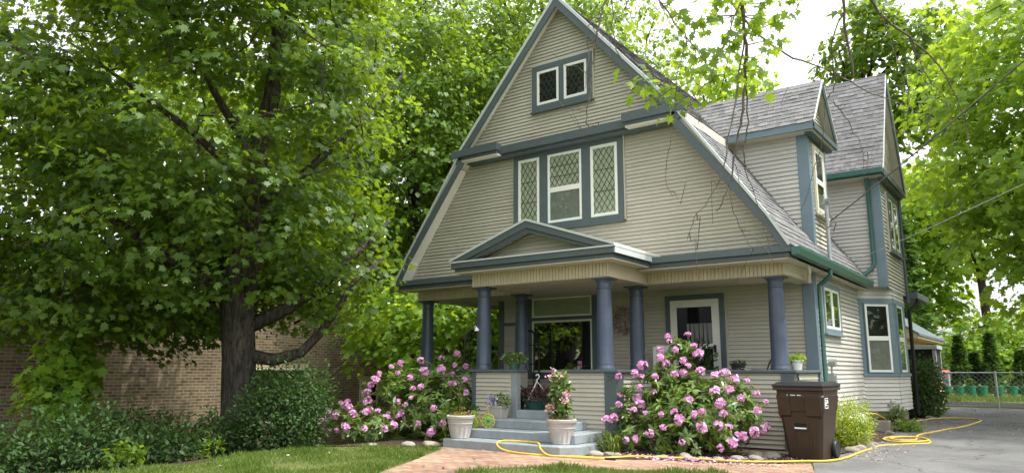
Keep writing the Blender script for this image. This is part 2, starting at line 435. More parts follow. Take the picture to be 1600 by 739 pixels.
# ------------------------------------------------------------------ light
SUN_EL, SUN_AZ = R(64), R(76)          # azimuth measured from +Y towards +X
SUN_DIR = Vector((math.sin(SUN_AZ)*math.cos(SUN_EL), math.cos(SUN_AZ)*math.cos(SUN_EL), math.sin(SUN_EL)))
def make_light():
    w = bpy.data.worlds.new('World'); scene.world = w; w.use_nodes = True
    N, L = w.node_tree.nodes, w.node_tree.links
    bg = N['Background']
    sky = N.new('ShaderNodeTexSky'); sky.sky_type = 'NISHITA'; sky.sun_disc = False
    sky.sun_elevation = SUN_EL; sky.sun_rotation = SUN_AZ
    sky.air_density = 1.0; sky.dust_density = 5.0; sky.ozone_density = 1.0; sky.altitude = 200
    # thin high overcast: the sky loses most of its blue
    hs = N.new('ShaderNodeHueSaturation'); hs.inputs['Saturation'].default_value = .16; hs.inputs['Value'].default_value = 3.5
    L.new(sky.outputs[0], hs.inputs['Color'])
    tc = N.new('ShaderNodeTexCoord'); nz = N.new('ShaderNodeTexNoise'); nz.inputs['Scale'].default_value = 2.2; nz.inputs['Detail'].default_value = 6
    L.new(tc.outputs['Generated'], nz.inputs['Vector'])
    mr = N.new('ShaderNodeMapRange'); mr.inputs[1].default_value = .3; mr.inputs[2].default_value = .7; mr.inputs[3].default_value = .88; mr.inputs[4].default_value = 1.12
    L.new(nz.outputs['Fac'], mr.inputs[0])
    sc = N.new('ShaderNodeVectorMath'); sc.operation = 'SCALE'; L.new(hs.outputs[0], sc.inputs[0]); L.new(mr.outputs[0], sc.inputs['Scale'])
    L.new(sc.outputs[0], bg.inputs['Color']); bg.inputs['Strength'].default_value = .15
    l = bpy.data.lights.new('sun', 'SUN'); l.energy = 3.9; l.angle = R(.6); l.color = (1, .95, .86)
    o = bpy.data.objects.new('sun', l); COL.objects.link(o)
    o.rotation_euler = SUN_DIR.to_track_quat('Z', 'Y').to_euler(); o.location = (20, 10, 40)
    scene.view_settings.view_transform = 'Standard'; scene.view_settings.look = 'None'; scene.view_settings.exposure = 0
make_light()

# ------------------------------------------------------------------ leaves
def tmpl(kind):
    if kind == 'maple':
        h = [(0, 0), (.36, -.10), (.27, .12), (.66, .30), (.34, .40), (.40, .66), (.16, .58)]
        pts = h + [(0, 1.0)] + [(-x, y) for x, y in h[:0:-1]]
        return np.array([(x, y, -.22*abs(x) - .18*y*y) for x, y in pts])
    if kind == 'oval':
        return np.array([(0, 0, 0), (.20, .25, -.03), (.24, .55, -.06), (0, 1, -.22), (-.24, .55, -.06), (-.20, .25, -.03)])
    if kind == 'long':
        return np.array([(0, 0, 0), (.13, .25, -.03), (.155, .62, -.08), (0, 1, -.24), (-.155, .62, -.08), (-.13, .25, -.03)])
    if kind == 'petal':
        return np.array([(0, 0, 0), (.46, .5, .10), (.40, .95, .02), (-.40, .95, .02), (-.46, .5, .10)])
    if kind == 'flare':
        return np.array([(0, 0, 0), (.20, .30, .05), (.36, .66, .06), (.20, .92, -.04), (0, 1, -.10), (-.20, .92, -.04), (-.36, .66, .06), (-.20, .30, .05)])
    if kind == 'broad':
        return np.array([(0, 0, 0), (.40, .22, -.09), (.36, .66, -.14), (0, 1, -.22), (-.36, .66, -.14), (-.40, .22, -.09)])
    if kind == 'blade':
        return np.array([(-.06, 0, 0), (.06, 0, 0), (.03, .6, .05), (0, 1, .2)])
def nrm(a): return a/np.maximum(np.linalg.norm(a, axis=1, keepdims=True), 1e-9)
def leaf_mesh(name, pos, tip, nor, size, mat, kind, tint, parent=None, mats=None):
    """one mesh of N leaves; tip = growing direction, nor = approximate normal"""
    T = tmpl(kind); k = len(T); n = len(pos)
    y = nrm(tip); x = nrm(np.cross(y, nor)); z = np.cross(x, y)
    T = np.repeat(T[None], n, 0); T[:, :, 2] *= RNG.uniform(.2, 2.2, n)[:, None]     # some leaves flat, some curled
    V = pos[:, None, :] + size[:, None, None]*(T[:, :, 0:1]*x[:, None, :] + T[:, :, 1:2]*y[:, None, :] + T[:, :, 2:3]*z[:, None, :])
    me = bpy.data.meshes.new(name)
    me.vertices.add(n*k); me.vertices.foreach_set('co', V.reshape(-1).astype(np.float32))
    me.loops.add(n*k); me.loops.foreach_set('vertex_index', np.arange(n*k, dtype=np.int32))
    me.polygons.add(n); me.polygons.foreach_set('loop_start', np.arange(0, n*k, k, dtype=np.int32))
    me.update(calc_edges=True)
    at = me.attributes.new('tint', 'FLOAT', 'FACE'); at.data.foreach_set('value', np.clip(tint, 0, 1).astype(np.float32))
    me.materials.append(M[mat])
    o = bpy.data.objects.new(name, me); COL.objects.link(o)
    if parent is not None: o.parent = parent; o.matrix_parent_inverse = Matrix.Translation(-parent_loc(parent))
    return o

def in_ell(n, ells, lo=.35):
    """points in a union of ellipsoids, thinned towards the middle of each"""
    w = np.array([r[0]*r[1]*r[2] for c, r in ells]); w = w/w.sum()
    idx = RNG.choice(len(ells), n, p=w)
    d = nrm(RNG.normal(size=(n, 3))); rad = (lo**3 + (1-lo**3)*RNG.random(n))**(1/3)
    C = np.array([c for c, r in ells])[idx]; Rr = np.array([r for c, r in ells])[idx]
    return C + d*Rr*rad[:, None], d, rad

def curve_pts(p, q, n, jit, sag=0.0):
    p, q = np.array(p, float), np.array(q, float); L = np.linalg.norm(q-p)
    out = []
    off = RNG.normal(size=3)*jit*L
    for i in range(n+1):
        t = i/n; b = 4*t*(1-t)
        out.append(tuple(p+(q-p)*t + off*b + np.array([0, 0, -sag*L*b]) + (RNG.normal(size=3)*jit*.25*L if 0 < i < n else 0)))
    return out

def make_tree(name, label, cat, base, trunk, trad, limbs, ells, nspray, nleaf, lsize, mat, kind='broad', bark='bark', srad=.55,
              reject=None, group=None, twigs=.5, lo=.35, n_tr=14, wob=.06, flat=.35, droop=.35, lrad=None, gaps=0.0):
    t = thing(name, label, cat, base, group)
    mb = MB(); mb.tube(trunk, trad, n_tr, wob=wob); mb.build('trunk', bark, t, smooth=2)
    skel = [np.array(p) for p in trunk[len(trunk)//2:]]
    lim = MB()
    for i, l in enumerate(limbs):
        r0 = lrad[i] if lrad else max(trad[-1]*.9, trad[0]*.33)
        lim.tube(l, [lerp(r0, r0*.22, k/(len(l)-1)) for k in range(len(l))], 8, wob=.05)
        for a, b in zip(l[:-1], l[1:]):
            for k in (0, .5): skel.append(np.array(a)*(1-k)+np.array(b)*k)
    P, D, rad = in_ell(nspray, ells, lo)
    if gaps:                                             # clumps and holes in the foliage
        q = np.sin(P[:, 0]*1.9+1.3*np.sin(P[:, 2]*1.3))*np.sin(P[:, 1]*1.7+P[:, 2]*.8)+np.sin(P[:, 2]*2.1+P[:, 0]*.7+P[:, 1]*.9)*.7
        k = RNG.random(len(P)) < np.clip(.62+gaps*q, .03, 1); P, D, rad = P[k], D[k], rad[k]
    if reject is not None:
        keep = ~reject(P); P, D, rad = P[keep], D[keep], rad[keep]
    S = np.array(skel)
    # sub-branches: some sprays hang on twigs that run back to the nearest wood
    nt = int(len(P)*twigs)
    order = np.argsort(np.min(np.linalg.norm(P[:nt, None, :]-S[None], axis=2), axis=1)) if nt else []
    nodes = list(S)
    for i in order:
        A = np.array(nodes); d = np.linalg.norm(A-P[i], axis=1); d = d + .6*np.maximum(0, A[:, 2]-P[i][2]+.2)
        j = int(np.argmin(d)); L = np.linalg.norm(A[j]-P[i])
        if L < .12: continue
        nseg = 2 if L < 1 else 4
        pts = curve_pts(A[j], P[i], nseg, .10, -.06)
        r0 = min(.045, .010+.012*L)
        lim.tube(pts, [lerp(r0, .006, k/nseg) for k in range(nseg+1)], 5, cap=False)
        nodes += [np.array(pts[k]) for k in range(1, nseg+1)]
    lim.build('branches', bark, t, smooth=2)
    # sprays of leaves
    n = len(P)*nleaf
    pi = np.repeat(np.arange(len(P)), nleaf)
    out = D.copy(); out[:, 2] *= .3; out = nrm(out + RNG.normal(size=out.shape)*.25)
    up = nrm(np.array([0, 0, 1.0]) + out*.45 + RNG.normal(size=out.shape)*.22)
    a = nrm(np.cross(up, out)); b = nrm(np.cross(a, up))
    sr = srad*RNG.uniform(.6, 1.35, len(P))
    ang = RNG.uniform(0, 2*np.pi, n); rr = np.sqrt(RNG.random(n))
    loc = (a[pi]*np.cos(ang)[:, None] + b[pi]*np.sin(ang)[:, None])*(rr*sr[pi])[:, None]
    loc += up[pi]*(RNG.normal(size=n)*flat*.3*sr[pi])[:, None]
    loc[:, 2] -= droop*rr*rr*sr[pi]*.5
    pos = P[pi]+loc
    tip = nrm(nrm(loc)*.7 + out[pi]*.35 + RNG.normal(size=(n, 3))*.35 + np.array([0, 0, -droop]))
    nor = nrm(up[pi] + RNG.normal(size=(n, 3))*.38)
    size = lsize*RNG.uniform(.45, 1.4, n)
    st = RNG.uniform(0, 1, len(P))
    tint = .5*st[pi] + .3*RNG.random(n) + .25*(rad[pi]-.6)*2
    if reject is not None:
        q = pos.copy(); q[:, :2] -= .22; q[:, 2] += .15
        keep = ~reject(q); pos, tip, nor, size, tint = pos[keep], tip[keep], nor[keep], size[keep], tint[keep]
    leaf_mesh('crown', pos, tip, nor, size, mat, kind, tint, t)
    return t

def make_shrub(name, label, cat, base, ells, n, lsize, mat, kind='oval', bark='barkd', group=None, lo=.55, whorl=1, stems=14, hang=.1, jit=.5, parent=None, fname='foliage', up=.35, shoot=0.0):
    t = parent or thing(name, label, cat, base, group)
    P, D, rad = in_ell(n//whorl, ells, lo)
    k = P[:, 2] > base[2]+.02; P, D, rad = P[k], D[k], rad[k]
    bump = 1+shoot*RNG.normal(size=(len(P), 1)); 
    C = np.array([base[0], base[1], base[2]])
    P = C + (P-C)*bump
    pi = np.repeat(np.arange(len(P)), whorl); m = len(pi)
    axis = nrm(D + np.array([0, 0, up]) + RNG.normal(size=D.shape)*.25)
    if whorl > 1:
        a = nrm(np.cross(axis, np.array([.3, .5, .8]))); b = np.cross(axis, a)
        ang = np.tile(np.arange(whorl)*2.399, len(P)) + np.repeat(RNG.uniform(0, 6, len(P)), whorl)
        rdir = a[pi]*np.cos(ang)[:, None]+b[pi]*np.sin(ang)[:, None]
        tip = nrm(rdir + axis[pi]*RNG.uniform(-.1, .65, m)[:, None] + np.array([0, 0, -hang]))
        nor = nrm(axis[pi]+RNG.normal(size=(m, 3))*.25)
        pos = P[pi] - axis[pi]*(RNG.random(m)*.05)[:, None]
    else:
        tip = nrm(axis + RNG.normal(size=(m, 3))*jit*1.4 + np.array([0, 0, -hang])); nor = nrm(axis + np.array([0, 0, .8]) + RNG.normal(size=(m, 3))*jit); pos = P
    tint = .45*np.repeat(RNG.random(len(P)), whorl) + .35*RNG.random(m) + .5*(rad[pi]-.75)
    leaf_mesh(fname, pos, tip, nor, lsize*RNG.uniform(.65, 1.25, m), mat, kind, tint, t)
    if stems:
        mb = MB()
        for i in RNG.choice(len(P), min(stems, len(P)), replace=False):
            b0 = (base[0]+RNG.normal()*.05, base[1]+RNG.normal()*.05, base[2]-.03)
            mb.tube(curve_pts(b0, P[i], 4, .07), [.014, .012, .009, .006, .004], 5, cap=False)
        mb.build('stems', bark, t, smooth=2)
    return t
# ================================================================== THE HOUSE
XC = .2                      # gable axis
XL, XR = -3.8, 4.22          # body
YB = 1.5                     # porch back wall
ZF = .71; ZCAP = 1.39; ZBM = 2.88; ZE = 3.28
house = thing('house', 'beige clapboard gambrel house with slate blue trim, porch columns and grey shingle roofs', 'house', (.2, 3, .15))
YL, YU = -.10, -.25           # siding planes of the lower and the upper gable
YF = -.45                    # front face of the rakes
EX, BX, BZ, AZ = 4.22, 2.47, 5.90, 8.74

def sub(mb, name, mat, par=house, **k): return mb.build(name, mat, par, **k)

def window(par, P, U, N, w, h, casing, sashes, trim='trim', cw=.11, sill=True, jtrim=True):
    """casing board round a w x h opening whose lower left is P; sashes: (u0,u1,v0,v1,frame,kind)"""
    T = frame(P, U, N)
    mb = MB(T); d0, d1 = -.01, .055
    mb.box(-cw, 0, d0, d1, -cw, h+cw); mb.box(w, w+cw, d0, d1, -cw, h+cw)
    mb.box(0, w, d0, d1, h, h+cw); mb.box(0, w, d0, d1, -cw, 0)
    if sill: mb.box(-cw-.02, w+cw+.02, d0, d1+.03, -cw-.035, -cw)
    for (a, b) in casing: mb.box(a, b, d0, d1-.003, 0, h)
    win = mb.build('window', trim, par, bevel=.006)
    if jtrim:
        j = MB(T); e = .028
        j.box(-cw-e, -cw, d0, .036, -cw, h+cw+e); j.box(w+cw, w+cw+e, d0, .036, -cw, h+cw+e); j.box(-cw, w+cw, d0, .036, h+cw, h+cw+e)
        j.build('edge_strip', 'siding', win)
    fr = MB(T); gl = MB(T); bk = MB(T); ld = MB(T); cu = MB(T); sh = MB(T)
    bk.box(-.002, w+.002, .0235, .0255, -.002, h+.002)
    for (u0, u1, v0, v1, f, kind) in sashes:
        fr.box(u0, u0+f, .02, .048, v0, v1); fr.box(u1-f, u1, .02, .048, v0, v1); fr.box(u0+f, u1-f, .02, .048, v1-f, v1); fr.box(u0+f, u1-f, .02, .048, v0, v0+f)
        a, b, c, d = u0+f, u1-f, v0+f, v1-f
        gl.box(a, b, .0385, .0405, c, d)
        if 'c' in kind: drape(cu, a, b, c, d, .0315)
        if 's' in kind: drape(sh, a, b, c, d, .0315)
        if 'h' in kind: drape(sh, a, b, c, lerp(c, d, .62), .0315)
        if 'l' in kind: lattice(ld, a, b, c, d, .0415, .115, .18)
    fr.build('sash', 'white', win, bevel=.004)
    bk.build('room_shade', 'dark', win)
    if cu.v: cu.build('curtain', 'curtain', win, smooth=2)
    if sh.v: sh.build('curtain', 'sheer', win, smooth=2)
    gl.build('pane', 'glass', win)
    if ld.v: ld.build('lattice', 'lead', win)
    return win
def drape(mb, a, b, c, d, dep):
    n = max(12, int((b-a)*60)); v = []
    for i in range(n+1):
        u = lerp(a, b, i/n); w = .0018*math.sin(i*1.25)+.0012*math.sin(i*2.9+1)
        v += [(u, dep+w, c), (u, dep+w*.7, d)]
    mb.add(v, [(2*i, 2*i+2, 2*i+3, 2*i+1) for i in range(n)])
def lattice(mb, a, b, c, d, dep, pu, pv):
    """diamond leading: two families of came clipped to the pane"""
    k = pv/pu
    for s in (1, -1):
        n0 = int((d-c)/pv)+int((b-a)/pu)+3
        for i in range(-n0, n0):
            z0 = c + i*pv
            u0, u1 = a, b
            # z = z0 + s*k*(u-a)
            pts = []
            for u in (a, b): pts.append((u, z0+s*k*(u-a)))
            (ua, za), (ub, zb) = pts
            lo, hi = 0., 1.
            dz = zb-za
            t0, t1 = (c-za)/dz, (d-za)/dz
            if t0 > t1: t0, t1 = t1, t0
            lo, hi = max(0, t0), min(1, t1)
            if hi-lo > .02:
                mb.bar((lerp(ua, ub, lo), dep, lerp(za, zb, lo)), (lerp(ua, ub, hi), dep, lerp(za, zb, hi)), .009, .004, up=(0, 1, 0))
    for q in (.33, .66): mb.bar((a, dep+.002, lerp(c, d, q)), (b, dep+.002, lerp(c, d, q)), .009, .004, up=(0, 1, 0))

def build_house():
    FR = frame((0, 0, 0), (1, 0, 0), (0, -1, 0))         # front-facing: depth towards the street
    def fr(y): return frame((0, y, 0), (1, 0, 0), (0, -1, 0))
    def sd(x): return frame((x, 0, 0), (0, 1, 0), (1, 0, 0))   # right side: u = Y
    lowx = lambda z: EX-.10-(z-ZE)*(EX-BX)/(BZ-ZE)             # half width under the lower slopes
    upx = lambda z: (AZ-.06-z)*BX/(AZ-BZ)
    # ---- gable wall
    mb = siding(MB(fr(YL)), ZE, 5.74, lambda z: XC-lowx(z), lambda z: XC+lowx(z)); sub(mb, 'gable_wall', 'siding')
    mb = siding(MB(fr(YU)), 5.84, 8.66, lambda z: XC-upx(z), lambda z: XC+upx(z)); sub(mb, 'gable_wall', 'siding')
    # ---- wall core, so that nothing is see-through
    mb = MB(); mb.prism([(XC-EX+.25, ZE-.2), (XC+EX-.25, ZE-.2), (XC+BX-.15, BZ-.1), (XC, AZ-.25), (XC-BX+.15, BZ-.1)], YL+.01, 9.0)
    mb.prism([(XC-BX+.15, BZ-.12), (XC+BX-.15, BZ-.12), (XC, AZ-.25)], YU+.01, YL+.01)
    mb.box(-2.6, XR-.02, YB+.02, 9, .2, 3.08); sub(mb, 'wall_core', 'siding')
    # ---- roof decks
    th = .09
    def off(p, q, d):                                   # inward offset of a slope in xz
        dx, dz = q[0]-p[0], q[1]-p[1]; L = math.hypot(dx, dz); return (dz/L*d, -dx/L*d)
    for s in (1, -1):
        A = (XC, AZ); B = (XC+s*(BX+.14), BZ-.14*1.15); E0 = (XC+s*(BX-.02), BZ-.05); E1 = (XC+s*EX, ZE)
        K = (XC+s*(EX-.30), ZE+.50)                      # the flare starts here
        o1 = off(A, B, th); o2 = off(E0, K, th); o3 = off(K, E1, th)
        sg = 1 if s > 0 else -1
        mb = MB()
        mb.prism([A, B, (B[0]-abs(o1[0])*s, B[1]-abs(o1[1])), (A[0], A[1]-.13)], YF+.012, 9.3)
        mb.prism([E0, K, E1, (E1[0]-.05*s, E1[1]-th), (K[0]-.085*s, K[1]-.045), (E0[0]-.09*s, E0[1]-.03)], YF+.014, 9.3)
        roof = sub(mb, 'roof', 'soffitw' if s < 0 else 'soffit')
        # rake boards on the front
        w = .135
        def board(p, q, y0, y1, w0, w1):
            dx, dz = q[0]-p[0], q[1]-p[1]; L = math.hypot(dx, dz); n = (-abs(dz)/L*s, -abs(dx)/L)
            return [(p[0]+n[0]*w0, p[1]+n[1]*w0), (q[0]+n[0]*w0, q[1]+n[1]*w0), (q[0]+n[0]*w1, q[1]+n[1]*w1), (p[0]+n[0]*w1, p[1]+n[1]*w1)]
        def clipA(poly):                                 # the two upper boards butt on the axis
            P = [tuple(p) for p in poly]
            out = []
            for i in range(len(P)):
                a, b = P[i], P[(i+1) % len(P)]
                ia, ib = (a[0]-XC)*s >= .001, (b[0]-XC)*s >= .001
                if ia: out.append(a)
                if ia != ib:
                    t = (XC+.001*s-a[0])/(b[0]-a[0]); out.append((XC+.001*s, lerp(a[1], b[1], t)))
            return out
        Aext = (XC-s*.3, AZ+.3*(AZ-BZ)/BX)
        r = MB(); r.prism(clipA(board(Aext, B, 0, 0, .03, w+.03)), YF-.03, YF+.01); r.build('rake_board', 'trim', roof, bevel=.004)
        r = MB(); r.prism(board((E0[0]+.05*s*0, E0[1]-.1), K, 0, 0, .02, w+.02), YF-.025, YF+.01)
        r.prism(board(K, E1, 0, 0, .02, w+.0), YF-.024, YF+.01); r.build('rake_board', 'trim', roof, bevel=.004)
        d = MB(); d.prism(clipA(board(Aext, B, 0, 0, -.022, .032)), YF-.045, YF+.03); d.build('drip_edge', 'drip', roof)
        d = MB(); d.prism(board(E0, K, 0, 0, -.02, .022), YF-.04, YF+.03); d.prism(board(K, E1, 0, 0, -.02, .022), YF-.041, YF+.03); d.build('drip_edge', 'drip', roof)
        # inner frieze strip where the soffit meets the siding
        # fascia of the upper slope along the depth of the house
        f = MB(); f.box(min(B[0], B[0]+.03*s), max(B[0], B[0]+.03*s), YF+.02, 9.2, B[1]-.17, B[1]-.005)
        f.box(min(E0[0], B[0]), max(E0[0], B[0]), YF+.02, 9.2, B[1]-.16, B[1]-.14)
        f.build('fascia', 'soffit', roof)
        if s > 0:
            Lu = math.hypot(BX+.14, AZ-B[1])
            sh = shingles((B[0], YF-.03, B[1]), (0, 1, 0), (-(B[0]-XC), 0, AZ-B[1]), Lu, 0, 9.3); sh.build('shingles', 'shingle', roof)
            L1 = math.hypot(E1[0]-K[0], K[1]-E1[1]); L2 = math.hypot(K[0]-E0[0], E0[1]-K[1])
            sh = shingles((E1[0]+.03, YF-.03, E1[1]-.02), (0, 1, 0), (K[0]-E1[0], 0, K[1]-E1[1]), L1+.03, 0, 9.3)
            s2 = shingles((K[0], YF-.03, K[1]), (0, 1, 0), (E0[0]-K[0], 0, E0[1]-K[1]), L2, 0, 9.3)
            b = len(sh.v); sh.v += s2.v; sh.f += [[i+b for i in q] for q in s2.f]; sh.mi += s2.mi; sh.t += s2.t
            sh.build('shingles', 'shingle', roof)
        else:
            r = MB(); Lu = 1
            r.prism([(A[0], A[1]+.015), (B[0], B[1]+.015), B, A], YF-.02, 9.3)
            r.prism([(E0[0], E0[1]+.01), (E0[0]-.012, E0[1]+.012), (K[0]-.012, K[1]+.012), (E1[0]-.012, E1[1]+.012), E1, K], YF-.02, 9.3)
            r.build('shingles', 'shingle', roof)
    # ---- cornice between the two gables
    mb = MB(); mb.box(XC-BX-.02, XC+BX+.02, -.36, -.05, 5.735, 5.90); mb.box(XC-BX+.1, XC+BX-.1, -.30, -.05, 5.665, 5.735); co = sub(mb, 'cornice', 'trim', bevel=.006)
    for s in (1, -1):
        a, b = XC+s*1.42, XC+s*(BX+.17)
        mb = MB(); mb.box(min(a, b), max(a, b), YF-.07, -.362, 5.79, 5.94); mb.box(min(a, b)+.03, max(a, b)-.03, YF-.03, -.364, 5.735, 5.79); mb.build('cornice_return', 'trim', co, bevel=.006)
        mb = MB(); mb.box(min(a, b)+.04, max(a, b)-.04, YF-.0, YL, 5.70, 5.734); mb.build('soffit', 'soffitw', co)
    # ---- attic and bedroom windows
    window(house, (-.361, YU-.012, 6.589), (1, 0, 0), (0, -1, 0), 1.156, .715, [(.519, .637)],
           [(0, .519, 0, .715, .055, 'l'), (.637, 1.156, 0, .715, .055, 'l')], cw=.122)
    window(house, (-.929, YL-.012, 4.196), (1, 0, 0), (0, -1, 0), 2.261, 1.378, [(.516, .714), (1.488, 1.686)],
           [(.0, .516, .0, 1.378, .06, 'cl'), (.714, 1.488, .655, 1.378, .05, 'cl'), (.714, 1.488, .0, .655, .05, 's'), (1.686, 2.261, 0, 1.378, .06, 'cl')], cw=.118)
    # ---- eave cornice over the porch
    for a, b in ((XC-EX, -1.0), (1.78, XC+EX+.02)):
        mb = MB(); mb.box(a, b, YF-.02, .0, 3.175, 3.285); mb.box(a+.04, b-(.04 if b > 3 else 0), YF+.03, .0, 3.10, 3.175)
        sub(mb, 'cornice', 'trim', bevel=.006)
    mb = MB(); mb.box(XC-EX+.05, XC+EX-.05, YF+.06, .0, 3.075, 3.10); sub(mb, 'soffit', 'soffit')
    # ---- porch beam: bead boards
    def bead(mb, u0, u1, y, z0, z1, ax):
        n = int(round((u1-u0)/.066)); w = (u1-u0)/n
        for i in range(n):
            a, b = u0+i*w+.007, u0+(i+1)*w-.007
            t = random.uniform(.95, 1.04)
            if ax == 'x': mb.box(a, b, y-.014, y+.002, z0, z1, t)
            else: mb.box(y-.002, y+.008, a, b, z0, z1, t)
    mb = MB(); a, b = -3.78, -1.05; mb.box(a, b, .004, .28, ZBM, 3.076); bead(mb, a, b, .004, ZBM+.006, 3.074, 'x'); mb.box(-3.78, -3.5, .28, YB+2, ZBM, 3.07); sub(mb, 'porch_beam', 'bead')
    mb = MB(); a, b = 1.80, XR; mb.box(a, b, .004, .28, ZBM, 3.076); bead(mb, a, b, .004, ZBM+.006, 3.074, 'x')
    mb.box(XR-.26, XR-.005, .28, YB, ZBM, 3.08)
    for k in range(3): mb.box(XR-.004, XR+.004-.001*k, 0.03, YB, ZBM+.01+k*.066, ZBM+.07+k*.066, random.uniform(.95, 1.03))
    sub(mb, 'porch_beam', 'bead')
    mb = MB(); mb.box(-1.05, 1.80, -1.45+.012, -1.15, ZBM, 3.13); bead(mb, -1.05, 1.775, -1.438, ZBM+.006, 3.13, 'x')
    mb.box(-1.045, -.78, -1.15, .03, ZBM, 3.13); mb.box(1.53, 1.797, -1.15, .03, ZBM, 3.13); mb.box(1.78, 1.806, -1.452, -1.435, ZBM, 3.13)
    pb = sub(mb, 'porch_beam', 'bead')
    mb = MB(); mb.box(-3.6, XR-.2, .25, YB+.1, 2.93, 2.96); mb.box(-1, 1.7, -1.3, .3, 2.932, 2.955); mb.box(-3.6, -2.5, YB, YB+2.5, 2.931, 2.958); sub(mb, 'porch_ceiling', 'soffit')
    # ---- portico roof and pediment
    px0, px1, ax_, az_, yp = -1.27, 2.10, .42, 3.94, -1.80
    mb = MB(); mb.box(px0, px1, yp, -.30, 3.20, 3.30); mb.box(px0+.05, px1-.05, yp+.05, -.30, 3.13, 3.20)
    po = sub(mb, 'portico_roof', 'trim', bevel=.006)
    mb = MB(); mb.box(px0+.055, px1-.055, yp+.055, -.3, 3.115, 3.13); mb.build('soffit', 'soffit', po)
    mb = MB(); mb.box(px0-.02, px1+.025, yp-.02, -.25, 3.30, 3.325); mb.box(px1+.001, px1+.02, yp+.02, -.32, 3.205, 3.298); mb.build('drip_edge', 'drip', po)
    sl = (az_-3.36)/(ax_-px0)
    mb = siding(MB(fr(-1.42)), 3.325, az_-.15, lambda z: px0+.30+(z-3.325)/sl, lambda z: px1-.30-(z-3.325)/sl); mb.build('tympanum', 'siding', po)
    for s in (1, -1):
        e = px0-.02 if s < 0 else px1+.02
        n = Vector((s*sl, 1)).normalized()
        def Q(t, d): x = lerp(ax_, e, t); z = lerp(az_, 3.36, t); return (x-n[0]*d*0, z-d)
        mb = MB(); mb.prism([Q(0, .03), Q(1, .03), Q(1, .06), Q(.93, .14), Q(0, .16)], yp-.01, yp+.03)
        mb.prism([Q(0, .16), Q(.93, .14), Q(.86, .19), Q(0, .24)], yp+.035, yp+.07); mb.build('rake_board', 'trim', po, bevel=.004)
        mb = MB(); mb.prism([Q(0, 0), Q(1.0, 0), Q(1.0, .04), Q(0, .04)], yp-.03, yp+.02); mb.build('drip_edge', 'drip', po)
        mb = MB(); mb.prism([Q(0, .005), Q(1.0, .005), Q(1.0, .04), Q(0, .04)], yp+.021, .02); mb.prism([Q(0, .045), Q(.95, .045), Q(.9, .10), Q(0, .11)], yp+.072, -.0); mb.build('roof_slope', ['soffitw'], po)
    # ---- columns
    prof = [(.165, 0), (.165, .035), (.150, .05), (.158, .075), (.140, .095), (.134, .12), (.133, .45), (.128, .9), (.118, 1.28), (.117, 1.30), (.128, 1.31), (.128, 1.33), (.118, 1.34), (.118, 1.40), (.135, 1.425), (.150, 1.44), (.150, 1.45)]
    def column(x, y):
        h = ZBM-ZCAP
        p2 = [(r, z*h/1.49) for r, z in prof[4:14]]
        mb = MB(); mb.lathe((x, y, ZCAP), p2, 28); c = mb.build('column', 'column', house, smooth=True)
        mb = MB(); mb.lathe((x, y, ZCAP), [(.150, 0), (.152, .025), (.146, .04), (.138, .06), (.136, .09)], 28); mb.build('column_base', 'column', c, smooth=True)
        mb = MB(); mb.lathe((x, y, ZBM-.09), [(.119, 0), (.123, .015), (.133, .035), (.150, .055), (.160, .062)], 28); mb.box(x-.165, x+.165, y-.165, y+.165, ZBM-.028, ZBM-.002); mb.build('capital', 'column', c, smooth=True)
    for x, y in ((-3.62, .16), (-1.08, .17), (1.48, .17), (3.98, .17), (-.90, -1.27), (1.62, -1.27)): column(x, y)
    # ---- porch floor, rails
    mb = MB(); mb.box(-3.70, XR-.06, .06, YB+2, .60, ZF); mb.box(-.9, 1.64, -1.34, .06, .602, ZF-.002); mb.box(.0, .85, -1.398, -1.34, .603, ZF-.003); sub(mb, 'porch_floor', 'floor')
    def rail(u0, u1, T, par=house, z0=.18, thick=.24, name='rail_wall'):
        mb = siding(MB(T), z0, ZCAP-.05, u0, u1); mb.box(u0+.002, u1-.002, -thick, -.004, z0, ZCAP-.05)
        return mb.build(name, 'siding', par)
    def cap(x0, x1, y0, y1): return sub(MB().box(x0, x1, y0, y1, ZCAP-.045, ZCAP), 'rail_cap', 'trim', bevel=.008)
    def post(x0, x1, y0, y1, z0=.16, z1=ZCAP-.046, m='trim', name='corner_board'): return sub(MB().box(x0, x1, y0, y1, z0, z1), name, m, bevel=.005)
    rail(-3.75, -1.0, fr(0.03)); cap(-3.82, -1.09, -.03, .34)
    rail(1.75, 4.05, fr(0.03)); cap(1.94, XR+.06, -.03, .34); post(4.03, XR+.012, -.012, .03); 
    rail(.24, 1.40, sd(XR)); cap(3.95, XR+.061, .341, YB-.01); post(XR-.12, XR+.014, .031, .16)
    # portico rails
    rail(-.99, -.22, fr(-1.37)); post(-1.07, -.98, -1.395, -1.2); post(-.198, -.07, -1.392, -1.27, .45, ZCAP-.046, 'step'); cap(-1.12, -.04, -1.43, -1.1)
    mb = MB(); mb.box(-.222, -.199, -1.388, -1.27, .45, ZCAP-.047); sub(mb, 'corner_board', 'bead')
    rail(.86, 1.67, fr(-1.37)); post(1.66, 1.88, -1.396, -1.15); cap(.82, 1.93, -1.43, -1.1)
    rail(-1.15, .0, sd(1.86)); cap(1.60, 1.93, -1.1, -.031)
    rail(-1.15, 0, frame((-1.05, 0, 0), (0, 1, 0), (-1, 0, 0)), thick=.2); cap(-1.10, -.8, -1.1, -.031)
    # ---- steps
    mb = MB(); mb.prism([(-.62, -2.68), (1.62, -2.68), (1.80, -2.5), (1.80, -1.4), (-.62, -1.4)], .05, .29, 'z'); st = sub(mb, 'porch_steps', 'step', bevel=.02, seg=3)
    mb = MB(); mb.box(-.38, 1.66, -2.3, -1.398, .29, .43); mb.build('tread', 'step', st, bevel=.016, seg=3)
